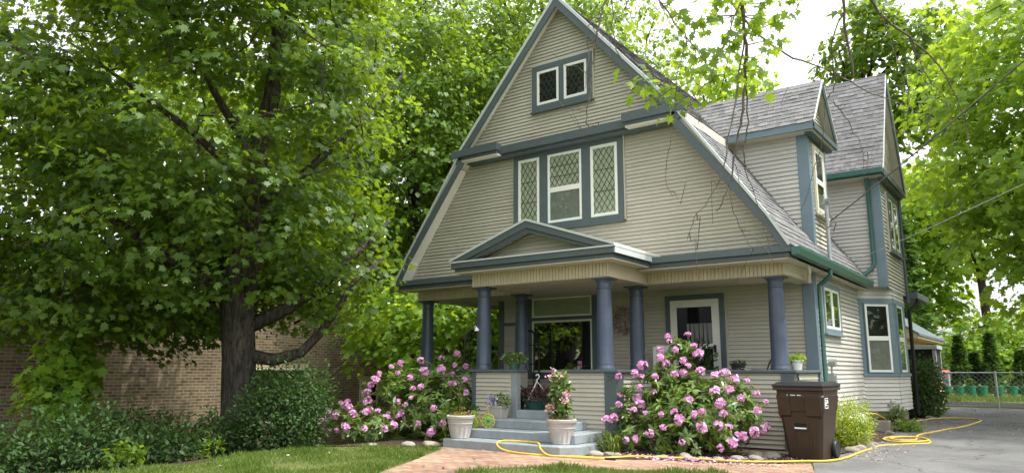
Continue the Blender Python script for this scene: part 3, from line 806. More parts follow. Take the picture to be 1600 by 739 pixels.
    mb = MB(); mb.box(-.40, 1.32, -1.9, -1.397, .43, .57); mb.build('tread', 'step', st, bevel=.016, seg=3)
    mb = MB(); mb.box(-.002, .855, -1.50, -1.396, .57, .712); mb.build('tread', 'step', st, bevel=.012, seg=3)
    # ---- porch back wall with picture window and door
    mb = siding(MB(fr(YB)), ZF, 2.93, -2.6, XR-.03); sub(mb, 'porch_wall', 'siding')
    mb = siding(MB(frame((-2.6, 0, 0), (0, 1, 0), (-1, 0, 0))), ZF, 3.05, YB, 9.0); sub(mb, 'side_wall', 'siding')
    post(-2.65, -2.5, YB-.03, YB+.15, ZF, 2.93); post(4.05, XR+.034, YB-.036, YB+.002, .2, 3.05, 'trimb')
    mb = MB(); mb.box(XR-.0, XR+.035, YB+.003, YB+.12, .2, 3.05); sub(mb, 'corner_board', 'trimb', bevel=.004)
    mb = MB(); mb.box(-2.5, -1.86, YB-.035, YB, 2.36, 2.43); sub(mb, 'belt_board', 'trim')
    T = frame((-1.71, YB-.012, 1.34), (1, 0, 0), (0, -1, 0)); W_, H_ = 1.52, 1.60
    mb = MB(T); mb.box(-.15, 0, 0, .06, -.12, H_+.12); mb.box(W_, W_+.15, 0, .06, -.12, H_+.12); mb.box(0, W_, 0, .06, H_, H_+.12); mb.box(0, W_, 0, .06, -.12, 0); mb.box(0, W_, 0, .058, 1.10, 1.17)
    win = mb.build('window', 'trim', house, bevel=.006)
    tag(win, 'large picture window with a curtained transom above')
    fr_, gl_, bk_ = MB(T), MB(T), MB(T); cu_ = MB(T)
    for v0, v1 in ((0, 1.10), (1.17, H_)):
        f = .045; fr_.box(0, f, 0, .045, v0, v1); fr_.box(W_-f, W_, 0, .045, v0, v1); fr_.box(f, W_-f, 0, .045, v1-f, v1); fr_.box(f, W_-f, 0, .045, v0, v0+f)
    gl_.m = 1; gl_.box(.045, W_-.045, .027, .029, .045, 1.055); gl_.m = 0; gl_.box(.045, W_-.045, .027, .029, 1.215, H_-.045)
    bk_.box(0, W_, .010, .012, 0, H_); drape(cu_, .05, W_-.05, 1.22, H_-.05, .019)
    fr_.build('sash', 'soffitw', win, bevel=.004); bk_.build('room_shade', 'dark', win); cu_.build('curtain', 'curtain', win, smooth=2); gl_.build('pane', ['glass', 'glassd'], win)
    T = frame((1.56, YB-.012, ZF), (1, 0, 0), (0, -1, 0))
    mb = MB(T); mb.box(-.10, 0, 0, .06, 0, 2.10); mb.box(.98, 1.08, 0, .06, 0, 2.10); mb.box(0, .98, 0, .06, 2.0, 2.10); dr = mb.build('door', 'trim', house, bevel=.005)
    tag(dr, 'white storm door in a slate blue frame')
    mb = MB(T); mb.box(-.125, -.10, 0, .03, 0, 2.125); mb.box(1.08, 1.105, 0, .03, 0, 2.125); mb.box(-.1, 1.08, 0, .03, 2.10, 2.125); mb.build('edge_strip', 'siding', dr)
    mb = MB(T); mb.box(0, .13, 0, .05, 0, 2.0); mb.box(.83, .98, 0, .05, 0, 2.0); mb.box(.13, .83, 0, .05, 1.86, 2.0); mb.box(.13, .83, 0, .05, 1.08, 1.17); mb.box(.13, .83, 0, .05, 0, .2); mb.box(.03, .95, .05, .058, .03, .035); mb.build('door_frame', 'door', dr, bevel=.006)
    mb = MB(T); mb.box(.13, .83, .012, .02, 1.17, 1.86); mb.box(.13, .83, .012, .02, .2, 1.08); mb.build('pane', 'glassk', dr)
    mb = MB(T); drape(mb, .32, .82, 1.18, 1.55, .021); mb.build('curtain', 'sheer', dr, smooth=2)
    mb = MB(T); mb.box(.86, .90, .05, .085, 1.0, 1.14); mb.tube([(.88, .085, 1.1), (.88, .11, 1.1), (.80, .115, 1.1)], .01, 8); mb.build('handle', 'black', dr)
    # ---- right side wall
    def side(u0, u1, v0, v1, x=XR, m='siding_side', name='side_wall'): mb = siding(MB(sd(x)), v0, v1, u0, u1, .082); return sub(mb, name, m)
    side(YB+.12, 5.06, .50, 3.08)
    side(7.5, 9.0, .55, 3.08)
    mb = MB(); mb.box(XR-.2, XR-.01, .3, 9, .1, .52); mb.box(-2.6, XR-.2, YB, 9, .1, .3); sub(mb, 'foundation', 'found')
    mb = MB(); mb.box(XC+EX-.40, XC+EX-.03, -.38, 9.0, 3.085, 3.105); sub(mb, 'soffit', 'soffit')
    window(house, (XR+.012, 2.04, 2.13), (0, 1, 0), (1, 0, 0), 1.10, .74, [], [(0, .53, 0, .74, .05, ''), (.56, 1.10, 0, .74, .05, '')], trim='trimb', cw=.085)
    mb = MB(sd(XR)); mb.box(1.95, 2.15, .02, .14, .98, 1.34); mb.box(1.98, 2.10, .14, .16, 1.02, 1.30); mb.lathe((2.05, .10, 1.50), [(.07, 0), (.07, .02)], 16); mb.tube([(2.05, .09, .5), (2.05, .09, 1.0)], .02, 8); mb.tube([(2.05, .09, 1.34), (2.05, .09, 1.5)], .02, 8)
    mb.tube([(2.05, .05, 1.52), (2.05, .17, 1.52)], .07, 16); sub(mb, 'electric_meter', 'metal', smooth=True)
    # ---- gutters and downspouts
    def gutter(x0, y0, y1, z, nm='gutter'):
        mb = MB(); mb.prism([(x0, z), (x0, z+.125), (x0+.02, z+.125), (x0+.02, z+.02), (x0+.085, z+.02), (x0+.118, z+.10), (x0+.118, z+.135), (x0+.140, z+.135), (x0+.140, z+.095), (x0+.10, z)], y0, y1)
        mb.box(x0+.004, x0+.125, y0-.006, y0, z+.005, z+.125); mb.box(x0+.004, x0+.125, y1, y1+.006, z+.005, z+.125)
        return sub(mb, nm, 'green', bevel=.003)
    g = gutter(XC+EX+.025, YF-.04, 5.02, 3.115)
    mb = MB(); gx = XC+EX+.08
    mb.tube([(gx, 1.62, 3.12), (gx, 1.62, 3.02), (gx-.10, 1.64, 2.93), (XR+.075, 1.66, 2.86), (XR+.07, 1.66, 2.70), (XR+.07, 1.66, .35), (XR+.16, 1.64, .27)], .040, 8); sub(mb, 'downspout', 'green', smooth=True)
    mb = MB()
    mb.tube([(4.36, .75, 3.09), (4.36, .80, 2.99), (4.30, .95, 2.93), (4.27, 1.05, 2.86)], .03, 8); sub(mb, 'pipe', 'soffit', smooth=True)
    # ---- dormer on the right slope
    dy0, dy1, dzt, dx = 1.70, 2.86, 5.70, 4.24
    rx = lambda z: XC+EX-.03-(z-ZE)*(EX-BX)/(BZ-ZE)-.05
    mb = siding(MB(fr(dy0)), 3.36, dzt, lambda z: rx(z), dx-.16, .082); sub(mb, 'dormer_wall', 'siding_side')
    mb = MB(); mb.prism([(rx(3.4)+.02, 3.4), (dx-.01, 3.4), (dx-.01, dzt), (rx(dzt)+.02, dzt)], dy0+.01, dy1-.01); mb.build('wall_core', 'siding', house)
    post(dx-.17, dx+.034, dy0-.036, dy0, 3.38, dzt, 'trimb'); post(dx, dx+.035, dy0+.001, dy0+.10, 3.36, dzt, 'trimb'); post(dx, dx+.035, dy1-.09, dy1+.02, 3.36, dzt, 'trimb')
    side(dy0+.1, dy1-.09, 3.36, dzt, dx, 'siding', 'dormer_wall')
    window(house, (dx+.012, dy0+.30, 4.28), (0, 1, 0), (1, 0, 0), .58, 1.15, [], [(0, .58, .56, 1.15, .05, ''), (0, .58, 0, .56, .05, 'h')], trim='soffit', cw=.07)
    rY, rZ, e0, e1, ez = (dy0+dy1)/2, 6.83, dy0-.28, dy1+.28, 5.80
    xr = 4.46
    for s, ey in ((-1, e0), (1, e1)):
        mb = MB(); P0 = (rY, rZ); P1 = (ey, ez)
        mb.prism([P0, P1, (P1[0]-s*.0, P1[1]-.05), (rY, rZ-.08)], 1.5, xr-.03, 'x'); rf = sub(mb, 'dormer_roof', 'soffit')
        L = math.hypot(rY-ey, rZ-ez)
        if s < 0:
            sh = shingles((xr-.0, ey-.02, ez-.02), (-1, 0, 0), (0, rY-ey, rZ-ez), L+.03, 0, lambda v: 1.85+v*.6); sh.build('shingles', 'shingle', rf)
        else:
            mb = MB(); mb.prism([(rY, rZ+.012), (ey, ez+.012), (ey, ez), (rY, rZ)], 1.5, xr-.01, 'x'); mb.build('shingles', 'shingle', rf)
        mb = MB(); mb.box(2.5, xr-.04, min(ey, ey-s*.03), max(ey, ey-s*.03), ez-.15, ez-.03) if s > 0 else mb.box(2.2, xr-.02, ey-.01, ey+.03, ez-.15, ez-.012)
        mb.build('fascia', 'trimb', rf, bevel=.004)
        mb = MB(); mb.prism([(rY, rZ-.02), (ey, ez-.03), (ey, ez-.11), (rY, rZ-.15)], xr-.028, xr, 'x'); mb.build('rake_board', 'trim', rf)
        mb = MB(); mb.prism([(rY, rZ+.016), (ey, ez+.01), (ey, ez-.025), (rY, rZ-.018)], xr-.01, xr+.02, 'x'); mb.build('drip_edge', 'drip', rf)
    mb = MB(); mb.box(2.6, xr-.03, e0+.03, e1-.03, ez-.16, ez-.13); sub(mb, 'soffit', 'soffit')
    mb = MB(); mb.box(dx+.03, xr+.01, e0-.0, e1+.0, ez-.15, ez-.05); mb.box(dx+.02, xr-.08, e0+.1, e1-.1, ez-.20, ez-.15); sub(mb, 'cornice', 'trim', bevel=.005)
    mb = siding(MB(sd(dx+.03)), ez-.05, rZ-.1, lambda z: rY-.62*(rZ-.1-z)/(rZ-ez-.05), lambda z: rY+.62*(rZ-.1-z)/(rZ-ez-.05)); sub(mb, 'tympanum', 'siding')
    # ---- two-storey rear wing
    wy0, wy1, wx, wz = 5.15, 7.45, 4.80, 5.55
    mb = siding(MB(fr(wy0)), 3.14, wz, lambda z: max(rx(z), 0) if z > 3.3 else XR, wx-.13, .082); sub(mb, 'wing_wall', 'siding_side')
    mb = MB(); mb.box(2.4, wx-.012, wy0+.01, wy1-.01, 3.32, wz+.1); mb.box(3.9, wx-.012, wy0+.011, wy1-.012, 3.12, 3.32); mb.build('wall_core', 'siding', house)
    side(wy0, wy1, 3.10, wz, wx, 'siding', 'wing_wall')
    post(wx-.15, wx+.034, wy0-.036, wy0+.0, 3.12, wz, 'trimb'); post(wx, wx+.035, wy0+.001, wy0+.06, 3.12, wz, 'trimb')
    mb = MB(); mb.tube([(wx-.20, wy0-.16, wz+.02), (wx-.20, wy0-.14, wz-.10), (wx-.20, wy0-.07, wz-.2), (wx-.20, wy0-.06, 3.62), (wx-.26, wy0-.08, 3.50), (wx-.40, wy0-.14, 3.40), (wx-.42, wy0-.16, 3.30)], .045, 8); sub(mb, 'downspout', 'green', smooth=True)
    mb = MB(); mb.tube([(wx+.05, wy1-.03, wz), (wx+.05, wy1-.03, 2.95)], .035, 8); sub(mb, 'downspout', 'trim', smooth=True)
    wrY, wrZ, we0, we1, wez, wxr = 6.27, 8.15, 4.88, 7.66, 5.62, 4.97
    for s, ey in ((-1, we0), (1, we1)):
        mb = MB(); mb.prism([(wrY, wrZ), (ey, wez), (ey, wez-.06), (wrY, wrZ-.16)], .4, wxr-.03, 'x'); rf = sub(mb, 'wing_roof', 'soffit')
        L = math.hypot(wrY-ey, wrZ-wez)
        if s < 0:
            fl = .34
            sh = shingles((wxr, ey-.10, wez-.06), (-1, 0, 0), (0, .28, .42), .50, 0, 2.9)
            s2 = shingles((wxr, ey+.18, wez+.36), (-1, 0, 0), (0, wrY-ey-.18, wrZ-wez-.34), math.hypot(wrY-ey-.18, wrZ-wez-.36)+.03, 0, lambda v: 2.9+v*.6)
            b = len(sh.v); sh.v += s2.v; sh.f += [[i+b for i in q] for q in s2.f]; sh.mi += s2.mi; sh.t += s2.t
            sh.build('shingles', 'shingle', rf)
        else:
            mb = MB(); mb.prism([(wrY, wrZ+.012), (ey, wez+.012), (ey, wez), (wrY, wrZ)], .4, wxr-.01, 'x'); mb.build('shingles', 'shingle', rf)
        mb = MB(); mb.prism([(wrY, wrZ-.02), (ey, wez-.02), (ey, wez-.12), (wrY, wrZ-.24)], wxr-.03, wxr, 'x'); mb.build('rake_board', 'trim', rf)
        mb = MB(); mb.prism([(wrY, wrZ+.02), (ey, wez+.012), (ey, wez-.02), (wrY, wrZ-.018)], wxr-.01, wxr+.02, 'x'); mb.build('drip_edge', 'drip', rf)
    mb = MB(); mb.box(2.2, wxr-.0, we0-.14, we0-.02, wez-.12, wez-.0); mb.box(2.2, wxr-.02, we0-.02, we0+.0, wez-.14, wez-.01); sub(mb, 'gutter', 'green', bevel=.01)
    mb = MB(); mb.box(2.2, wxr-.05, we0+.0, we1-.03, wez-.15, wez-.12); sub(mb, 'soffit', 'soffit')
    mb = MB(); mb.box(wx+.03, wxr+.01, we0, we1, wez-.14, wez-.03); mb.box(wx+.03, wxr-.06, we0+.15, we1-.15, wez-.20, wez-.14); sub(mb, 'cornice', 'trim', bevel=.005)
    mb = siding(MB(sd(wx)), wez-.03, wrZ-.25, lambda z: wrY-1.25*(wrZ-.2-z)/(wrZ-wez), lambda z: wrY+1.25*(wrZ-.2-z)/(wrZ-wez)); sub(mb, 'wing_wall', 'siding')
    mb = MB(); mb.prism([(wrY-1.2, wez), (wrY+1.2, wez), (wrY, wrZ-.3)], 1, wx-.01, 'x'); mb.build('wall_core', 'siding', house)
    window(house, (wx+.012, wy0+.72, 4.05), (0, 1, 0), (1, 0, 0), 1.05, 1.12, [(.48, .57)], [(0, .48, .55, 1.12, .04, ''), (0, .48, 0, .55, .04, ''), (.57, 1.05, .55, 1.12, .04, ''), (.57, 1.05, 0, .55, .04, '')], trim='trim', cw=.10)
    # ---- bay under the wing
    B0, B1, B2, B3 = (XR, 5.03), (4.80, 5.58), (4.80, 7.0), (XR, 7.55)
    mb = MB(); mb.prism([(B0[0]-.3, B0[1]), (B0[0]-.02, B0[1]+.02), (B1[0]-.03, B1[1]+.02), (B2[0]-.03, B2[1]-.02), (B3[0]-.02, B3[1]-.02), (B3[0]-.3, B3[1])], .56, 3.12, 'z'); mb.build('wall_core', 'siding', house)
    mb = MB(); mb.prism([(XR-.3, 5.1), (XR, 5.1), (4.72, 5.62), (4.72, 6.95), (XR, 7.5), (XR-.3, 7.5)], .1, .56, 'z'); sub(mb, 'foundation', 'found')
    for (p, q) in ((B0, B1), (B1, B2), (B2, B3)):
        u = Vector((q[0]-p[0], q[1]-p[1], 0)); L = u.length; u.normalize(); nn = Vector((u.y, -u.x, 0))
        T = frame((p[0], p[1], 0), u, nn)
        for v0, v1 in ((.56, 1.27), (2.90, 3.12)):
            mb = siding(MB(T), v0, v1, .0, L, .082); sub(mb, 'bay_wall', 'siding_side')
        mb = MB(T); mb.box(-.01, L+.012, -.01, .045, 1.27, 1.335); mb.box(0, L, -.01, .028, 2.80, 2.90); mb.box(0, L, -.01, .012, 1.335, 2.80); sub(mb, 'bay_trim', 'trimb', bevel=.004)
        if L < 1: window(house, tuple(Vector((p[0], p[1], 1.36))+u*.13), u, nn, L-.26, 1.42, [], [(0, L-.26, .70, 1.42, .045, ''), (0, L-.26, 0, .70, .045, 's')], trim='trimb', cw=.02, sill=False, jtrim=False)
        else: window(house, tuple(Vector((p[0], p[1], 1.36))+u*.20), u, nn, .72, 1.42, [], [(0, .72, .70, 1.42, .045, ''), (0, .72, 0, .70, .045, 's')], trim='trimb', cw=.02, sill=False, jtrim=False)
    # ---- rear lean-to eave with its downspout
    mb = MB(); mb.prism([(7.5, 3.05), (9.3, 3.05), (9.3, 3.2), (7.5, 3.2)], XR, 5.05, 'x'); sub(mb, 'rear_eave', 'trim', bevel=.01)
    mb = MB(); mb.tube([(5.02, 7.6, 3.04), (5.02, 7.6, 2.96), (4.92, 7.55, 2.86), (4.84, 7.5, 2.76), (4.83, 7.5, .40)], .042, 8); sub(mb, 'downspout', 'black', smooth=True)
    # ---- service mast beside the dormer
    mb = MB(); mx_, my_ = 4.40, 2.12
    mb.tube([(mx_, my_, 3.3), (mx_, my_, 4.42)], .032, 10); mb.tube([(mx_, my_, 4.40), (mx_+.02, my_-.02, 4.47), (mx_+.06, my_-.05, 4.45)], .05, 10)
    mb.bar((mx_, my_, 3.8), (dx, my_, 3.8), .03, .02); mb.bar((mx_, my_, 4.2), (dx, my_, 4.2), .03, .02)
    sub(mb, 'service_mast', 'conduit', smooth=True)
    mb = MB(); mb.tube([(mx_+.06, my_-.05, 4.43), (mx_+.10, my_-.14, 4.15), (mx_+.12, my_-.2, 3.98), (mx_+.03, my_-.1, 3.93), (mx_-.06, my_-.25, 3.96), (mx_-.1, my_-.3, 4.2)], .009, 6); mb.tube([(mx_+.1, my_-.14, 4.15), (mx_+.2, my_-.2, 4.0), (mx_+.12, my_-.1, 3.85)], .009, 6); sub(mb, 'service_cable', 'wire', smooth=True)
build_house()
# ================================================================== GROUND
def sheet(name, poly_or_grid, mat, h=0.0, label=None):
    mb = MB(); mb.add([(x, y, gz(x, y)+h) for x, y in poly_or_grid[0]], poly_or_grid[1]); return tag(mb.build(name, mat, smooth=2), kind='structure')
def grid(xs, ys):
    v = [(x, y) for y in ys for x in xs]; n = len(xs)
    return v, [(j*n+i, j*n+i+1, (j+1)*n+i+1, (j+1)*n+i) for j in range(len(ys)-1) for i in range(n-1)]
def polysheet(name, poly, mat, h):
    """a polygon cut into small pieces so that it follows the ground"""
    import bmesh
    bm = bmesh.new(); f = bm.faces.new([bm.verts.new((x, y, 0)) for x, y in poly])
    x0, x1 = min(p[0] for p in poly), max(p[0] for p in poly); y0, y1 = min(p[1] for p in poly), max(p[1] for p in poly)
    for ax, lo, hi in ((0, x0, x1), (1, y0, y1)):
        k = math.ceil(lo+.01)
        while k < hi:
            no = [0, 0, 0]; no[ax] = 1; co = [0, 0, 0]; co[ax] = k
            bmesh.ops.bisect_plane(bm, geom=bm.verts[:]+bm.edges[:]+bm.faces[:], plane_co=co, plane_no=no); k += 1.0
    for v in bm.verts: v.co.z = gz(v.co.x, v.co.y)+h
    bm.normal_update()
    for f in bm.faces:
        if f.normal.z < 0: f.normal_flip()
    me = bpy.data.meshes.new(name); bm.to_mesh(me); bm.free(); me.materials.append(M[mat])
    o = bpy.data.objects.new(name, me); COL.objects.link(o); return tag(o, kind='structure')
xs = [-160, -80, -40, -20, -12, -9.2] + [-9+.5*i for i in range(15)] + [0, 3, 6, 10, 20, 40, 80, 160]
ys = [-160, -80, -40, -25, -15] + [-14+i for i in range(28)] + [20, 30, 50, 90, 200]
sheet('ground', grid(sorted(xs), ys), 'ground')
polysheet('lawn', [(-2.6, -10.5), (-2.4, -8), (-1.9, -6.3), (-2.3, -4.7), (-2.2, -3.9), (-1.6, -3.35), (-.7, -2.85), (-.36, -3.0), (.02, -3.77), (.38, -4.47), (.83, -5.48), (.95, -6.2), (1.2, -10.5)], 'lawn', .004)
polysheet('lawn', [(1.7, -10.5), (1.6, -5.2), (1.6, -4.7), (1.75, -4.25), (2.0, -3.92), (2.51, -3.68), (3.61, -3.24), (4.2, -3.08), (4.9, -3.3), (5.1, -10.5)], 'lawn', .004)
polysheet('brick_path', [(-.7, -2.80), (-.52, -2.4), (1.85, -2.4), (2.4, -2.55), (3.0, -2.20), (3.74, -2.05), (4.42, -1.66), (4.75, -1.35), (5.05, -2.3), (5.11, -2.64), (4.9, -3.3), (4.2, -3.1), (3.61, -3.22), (2.51, -3.68), (1.99, -3.92), (1.75, -4.25), (1.6, -4.7), (1.6, -5.2), (1.7, -10.5), (1.2, -10.5), (.95, -6.2), (.83, -5.48), (.38, -4.47), (.02, -3.77), (-.36, -3.0)], 'paver', .008)
polysheet('driveway', [(4.78, -1.35), (5.05, -2.3), (5.11, -2.64), (5.1, -12), (9, -12), (8.8, 0), (8.4, 12.2), (5.0, 12.2), (5.15, 9.5), (4.95, 7.5), (4.9, 4.5), (5.0, 2.0), (4.95, .6), (4.65, -.9)], 'asphalt', .012)
polysheet('garden_bed', [(1.85, -2.38), (2.4, -2.53), (3.0, -2.18), (3.74, -2.03), (4.42, -1.64), (4.62, -1.0), (4.75, 0), (4.95, .6), (5.0, 2.0), (4.9, 4.5), (4.95, 7.5), (5.15, 9.5), (3.9, 9.5), (4.0, 0.2), (1.85, .1)], 'mulch', .016)
polysheet('garden_bed', [(-.53, -2.4), (-.75, -2.82), (-1.6, -3.32), (-2.2, -3.88), (-2.9, -3.6), (-4.2, -1.5), (-4.2, .1), (-1.0, .1), (-.53, -1.4)], 'mulch', .016)
polysheet('garden_bed', [(-2.62, -10.5), (-2.42, -8), (-1.92, -6.3), (-2.32, -4.7), (-2.25, -3.95), (-3, -3.6), (-5.5, -2.5), (-9, -3), (-9.5, -10.5)], 'mulch', .012)
polysheet('pavement', [(2.5, 12.9), (12, 12.9), (12, 16.5), (2.5, 17.5)], 'pale', .01)
polysheet('lawn', [(2, 17.5), (12, 16.6), (12, 40), (-4, 40), (-4, 17.5)], 'ground', .01)

def blades(name, poly, n, h, mat='grass', thin=None):
    from mathutils.geometry import intersect_point_line
    P = np.array(poly); x0, y0 = P.min(0); x1, y1 = P.max(0)
    pts = np.column_stack([RNG.uniform(x0, x1, n), RNG.uniform(y0, y1, n)])
    ins = np.zeros(n, bool); j = len(P)-1
    for i in range(len(P)):
        c = (P[i, 1] > pts[:, 1]) != (P[j, 1] > pts[:, 1])
        with np.errstate(divide='ignore', invalid='ignore'):
            xx = (P[j, 0]-P[i, 0])*(pts[:, 1]-P[i, 1])/(P[j, 1]-P[i, 1])+P[i, 0]
        ins ^= c & (pts[:, 0] < xx); j = i
    pts = pts[ins]
    # bare, thin patches
    f = np.sin(pts[:, 0]*2.1+pts[:, 1]*1.3)+np.sin(pts[:, 0]*.9-pts[:, 1]*3.1+1)+np.sin(pts[:, 1]*5.2+pts[:, 0]*4.3)*.5
    pts = pts[RNG.random(len(pts)) < np.clip(.75+.28*f, .18, 1)]
    n = len(pts); z = np.array([gz(a, b) for a, b in pts])
    pos = np.column_stack([pts, z]); tip = nrm(np.column_stack([RNG.normal(size=(n, 2))*.45, np.ones(n)])); nor = nrm(np.column_stack([RNG.normal(size=(n, 2)), np.zeros(n)+.1]))
    o = leaf_mesh(name, pos, tip, nor, h*RNG.uniform(.5, 1.3, n)*(1+.55*np.clip(np.sin(pts[:, 0]*3.7+pts[:, 1]*1.1)*np.sin(pts[:, 1]*4.3-pts[:, 0]*1.7)+.4*np.sin(pts[:, 0]*11), -.6, 1.2)), mat, 'blade', RNG.random(n)*.8+.12*np.sin(pts[:, 0]*3+pts[:, 1]*2))
    tag(o, kind='stuff'); return o
tag(blades('grass', [(-2.55, -9.5), (-2.4, -8), (-1.9, -6.3), (-2.3, -4.7), (-2.2, -3.85), (-1.6, -3.3), (-.7, -2.82), (-.38, -3.0), (.0, -3.77), (.36, -4.47), (.8, -5.48), (.92, -6.2), (1.0, -9.5)], 95000, .055), 'short patchy green lawn left of the brick path', 'grass')
tag(blades('grass', [(1.68, -8), (1.6, -5.2), (1.6, -4.7), (1.75, -4.25), (2.0, -3.90), (2.51, -3.66), (3.61, -3.22), (4.2, -3.06), (4.9, -3.3), (5.05, -8)], 60000, .06), 'narrow strip of lawn in front of the brick path', 'grass')
tag(blades('grass', [(2.4, 17.5), (11, 16.8), (11, 22), (1, 22)], 14000, .14), 'sunlit grass strip beyond the chain link fence', 'grass')

def litter():
    """fallen leaves, petals and bark crumbs lying about"""
    n = 2600
    x = np.concatenate([RNG.uniform(1.9, 4.6, 1500), RNG.uniform(4.6, 5.6, 500), RNG.uniform(4.8, 7.6, 600)])
    y = np.concatenate([RNG.uniform(-2.3, -.6, 1500), RNG.uniform(-.9, 6, 500), RNG.uniform(4, 12, 600)])
    pos = np.column_stack([x, y, [gz(a, b)+.022 for a, b in zip(x, y)]])
    o = leaf_mesh('leaf_litter', pos, nrm(np.column_stack([RNG.normal(size=(n, 2)), RNG.normal(size=n)*.2])), nrm(np.column_stack([RNG.normal(size=(n, 2))*.3, np.ones(n)])), RNG.uniform(.02, .05, n), 'wreathm', 'oval', RNG.random(n)*.8)
    tag(o, 'dry leaf litter scattered over bed and driveway', 'litter', kind='stuff')
    n = 150
    x = RNG.uniform(-2.2, 4.8, n); y = RNG.uniform(-8.5, -2.6, n)
    pos = np.column_stack([x, y, [gz(a, b)+.035 for a, b in zip(x, y)]])
    o = leaf_mesh('fallen_leaves', pos, nrm(np.column_stack([RNG.normal(size=(n, 2)), RNG.normal(size=n)*.3])), nrm(np.column_stack([RNG.normal(size=(n, 2))*.3, np.ones(n)])), RNG.uniform(.02, .055, n), 'wreathm', 'broad', RNG.random(n)*.5)
    tag(o, 'few dry leaves lying on lawn and brick path', 'leaves', kind='stuff')
    n = 150
    x = RNG.normal(3.2, .5, n); y = RNG.normal(-1.95, .22, n)
    pos = np.column_stack([x, y, [gz(a, b)+.028 for a, b in zip(x, y)]])
    o = leaf_mesh('fallen_petals', pos, nrm(np.column_stack([RNG.normal(size=(n, 2)), RNG.normal(size=n)*.2])), nrm(np.column_stack([RNG.normal(size=(n, 2))*.3, np.ones(n)])), RNG.uniform(.03, .055, n), 'pink', 'petal', RNG.random(n))
    tag(o, 'pink petals fallen under the right rhododendron', 'petals', kind='stuff')
litter()

# ================================================================== TREES AND SHRUBS
def clear_of_house(P):
    """the big maple is pruned back from the house front"""
    d = (P[:, 0]+3.95)*.715 + (P[:, 1]+.2)*.70               # distance to a vertical plane off the left eave corner
    low = np.where(P[:, 0] > -3.8, 1.75, np.where(P[:, 0] > -6, 2.0, 1.55)); low = np.where((P[:, 1] < -7.5) & (P[:, 0] > -8), 3.4, low)
    edge = -.45+.42*np.sin(P[:, 2]*2.3+P[:, 0]*.6)+.33*np.sin(P[:, 2]*5.1+P[:, 1]*1.9)+.25*np.sin(P[:, 1]*3.3)
    edge = np.minimum(edge, np.where(P[:, 2] > 4.2, .15, -.15))
    return (d > edge) | (P[:, 2] < low) | (P[:, 1] < -9.8)
maple_trunk = [(-4.55, -3.8, -.35), (-4.48, -3.85, .1), (-4.42, -3.90, .67), (-4.34, -4.02, 1.57), (-4.25, -4.19, 2.59), (-4.10, -4.27, 3.38), (-3.98, -4.33, 4.17), (-3.75, -4.37, 5.08), (-3.4, -4.33, 6.21), (-3.2, -4.43, 7.35), (-3.0, -4.55, 8.6), (-2.9, -4.6, 10.2)]
maple_limbs = [[(-4.25, -3.92, 1.62), (-3.80, -3.65, 1.55), (-3.41, -3.39, 1.68), (-3.10, -3.23, 2.03), (-2.83, -3.12, 2.42), (-2.55, -2.99, 2.93), (-2.3, -2.5, 3.4)],
 [(-4.2, -4.04, 2.1), (-3.70, -3.5, 2.48), (-3.35, -3.1, 2.88), (-3.1, -2.8, 3.27), (-2.9, -2.4, 3.73), (-2.9, -1.8, 4.3)],
 [(-4.17, -4.15, 2.5), (-3.75, -4.2, 2.93), (-3.38, -4.4, 3.38), (-3.1, -4.7, 4.06), (-2.9, -5.0, 4.74), (-2.8, -5.4, 5.4)],
 [(-4.24, -4.2, 2.45), (-4.65, -4.9, 3.1), (-4.99, -5.5, 3.49), (-5.39, -6.2, 4.06), (-5.63, -6.9, 4.7), (-5.9, -7.8, 5.3)],
 [(-4.31, -4.32, 2.8), (-4.7, -4.3, 3.61), (-5.2, -4.2, 4.51), (-5.9, -4.0, 5.42), (-6.8, -3.8, 6.2)],
 [(-4.2, -4.1, 2.2), (-4.8, -3.6, 2.7), (-5.6, -3.2, 3.0), (-6.6, -3.0, 3.2), (-7.6, -3.1, 3.3)],
 [(-4.25, -4.2, 2.35), (-4.9, -4.6, 2.6), (-5.8, -5.2, 2.75), (-6.6, -6.0, 2.9), (-7.2, -7.0, 2.8)],
 [(-3.94, -4.33, 4.17), (-3.5, -3.6, 4.86), (-3.1, -3.0, 5.65), (-2.9, -2.3, 6.56), (-2.8, -1.6, 7.46)],
 [(-3.71, -4.37, 5.08), (-3.6, -5.2, 5.87), (-3.5, -6.0, 6.78), (-3.4, -6.8, 7.68)],
 [(-3.9, -4.3, 4.6), (-4.8, -4.9, 5.6), (-5.8, -5.6, 6.5), (-6.8, -6.4, 7.4)],
 [(-3.3, -4.4, 6.8), (-4.2, -3.6, 7.8), (-5.2, -2.8, 9.0)],
 [(-3.2, -4.4, 7.3), (-2.6, -4.6, 8.2), (-2.2, -4.8, 9.2)]]
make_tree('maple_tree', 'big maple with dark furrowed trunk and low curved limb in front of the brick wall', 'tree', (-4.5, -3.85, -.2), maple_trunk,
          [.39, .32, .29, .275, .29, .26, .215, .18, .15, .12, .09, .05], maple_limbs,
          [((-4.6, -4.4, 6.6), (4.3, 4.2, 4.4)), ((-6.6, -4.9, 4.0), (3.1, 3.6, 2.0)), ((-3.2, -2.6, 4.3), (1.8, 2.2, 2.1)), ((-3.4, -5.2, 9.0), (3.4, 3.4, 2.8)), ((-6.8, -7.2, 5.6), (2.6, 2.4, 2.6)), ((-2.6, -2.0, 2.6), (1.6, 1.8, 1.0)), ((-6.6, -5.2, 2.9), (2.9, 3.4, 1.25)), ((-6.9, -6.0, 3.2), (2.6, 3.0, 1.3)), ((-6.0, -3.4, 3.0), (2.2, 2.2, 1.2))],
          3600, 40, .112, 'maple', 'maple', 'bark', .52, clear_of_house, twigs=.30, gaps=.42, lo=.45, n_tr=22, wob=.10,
          lrad=[.13, .14, .11, .13, .12, .09, .09, .10, .09, .09, .07, .06])

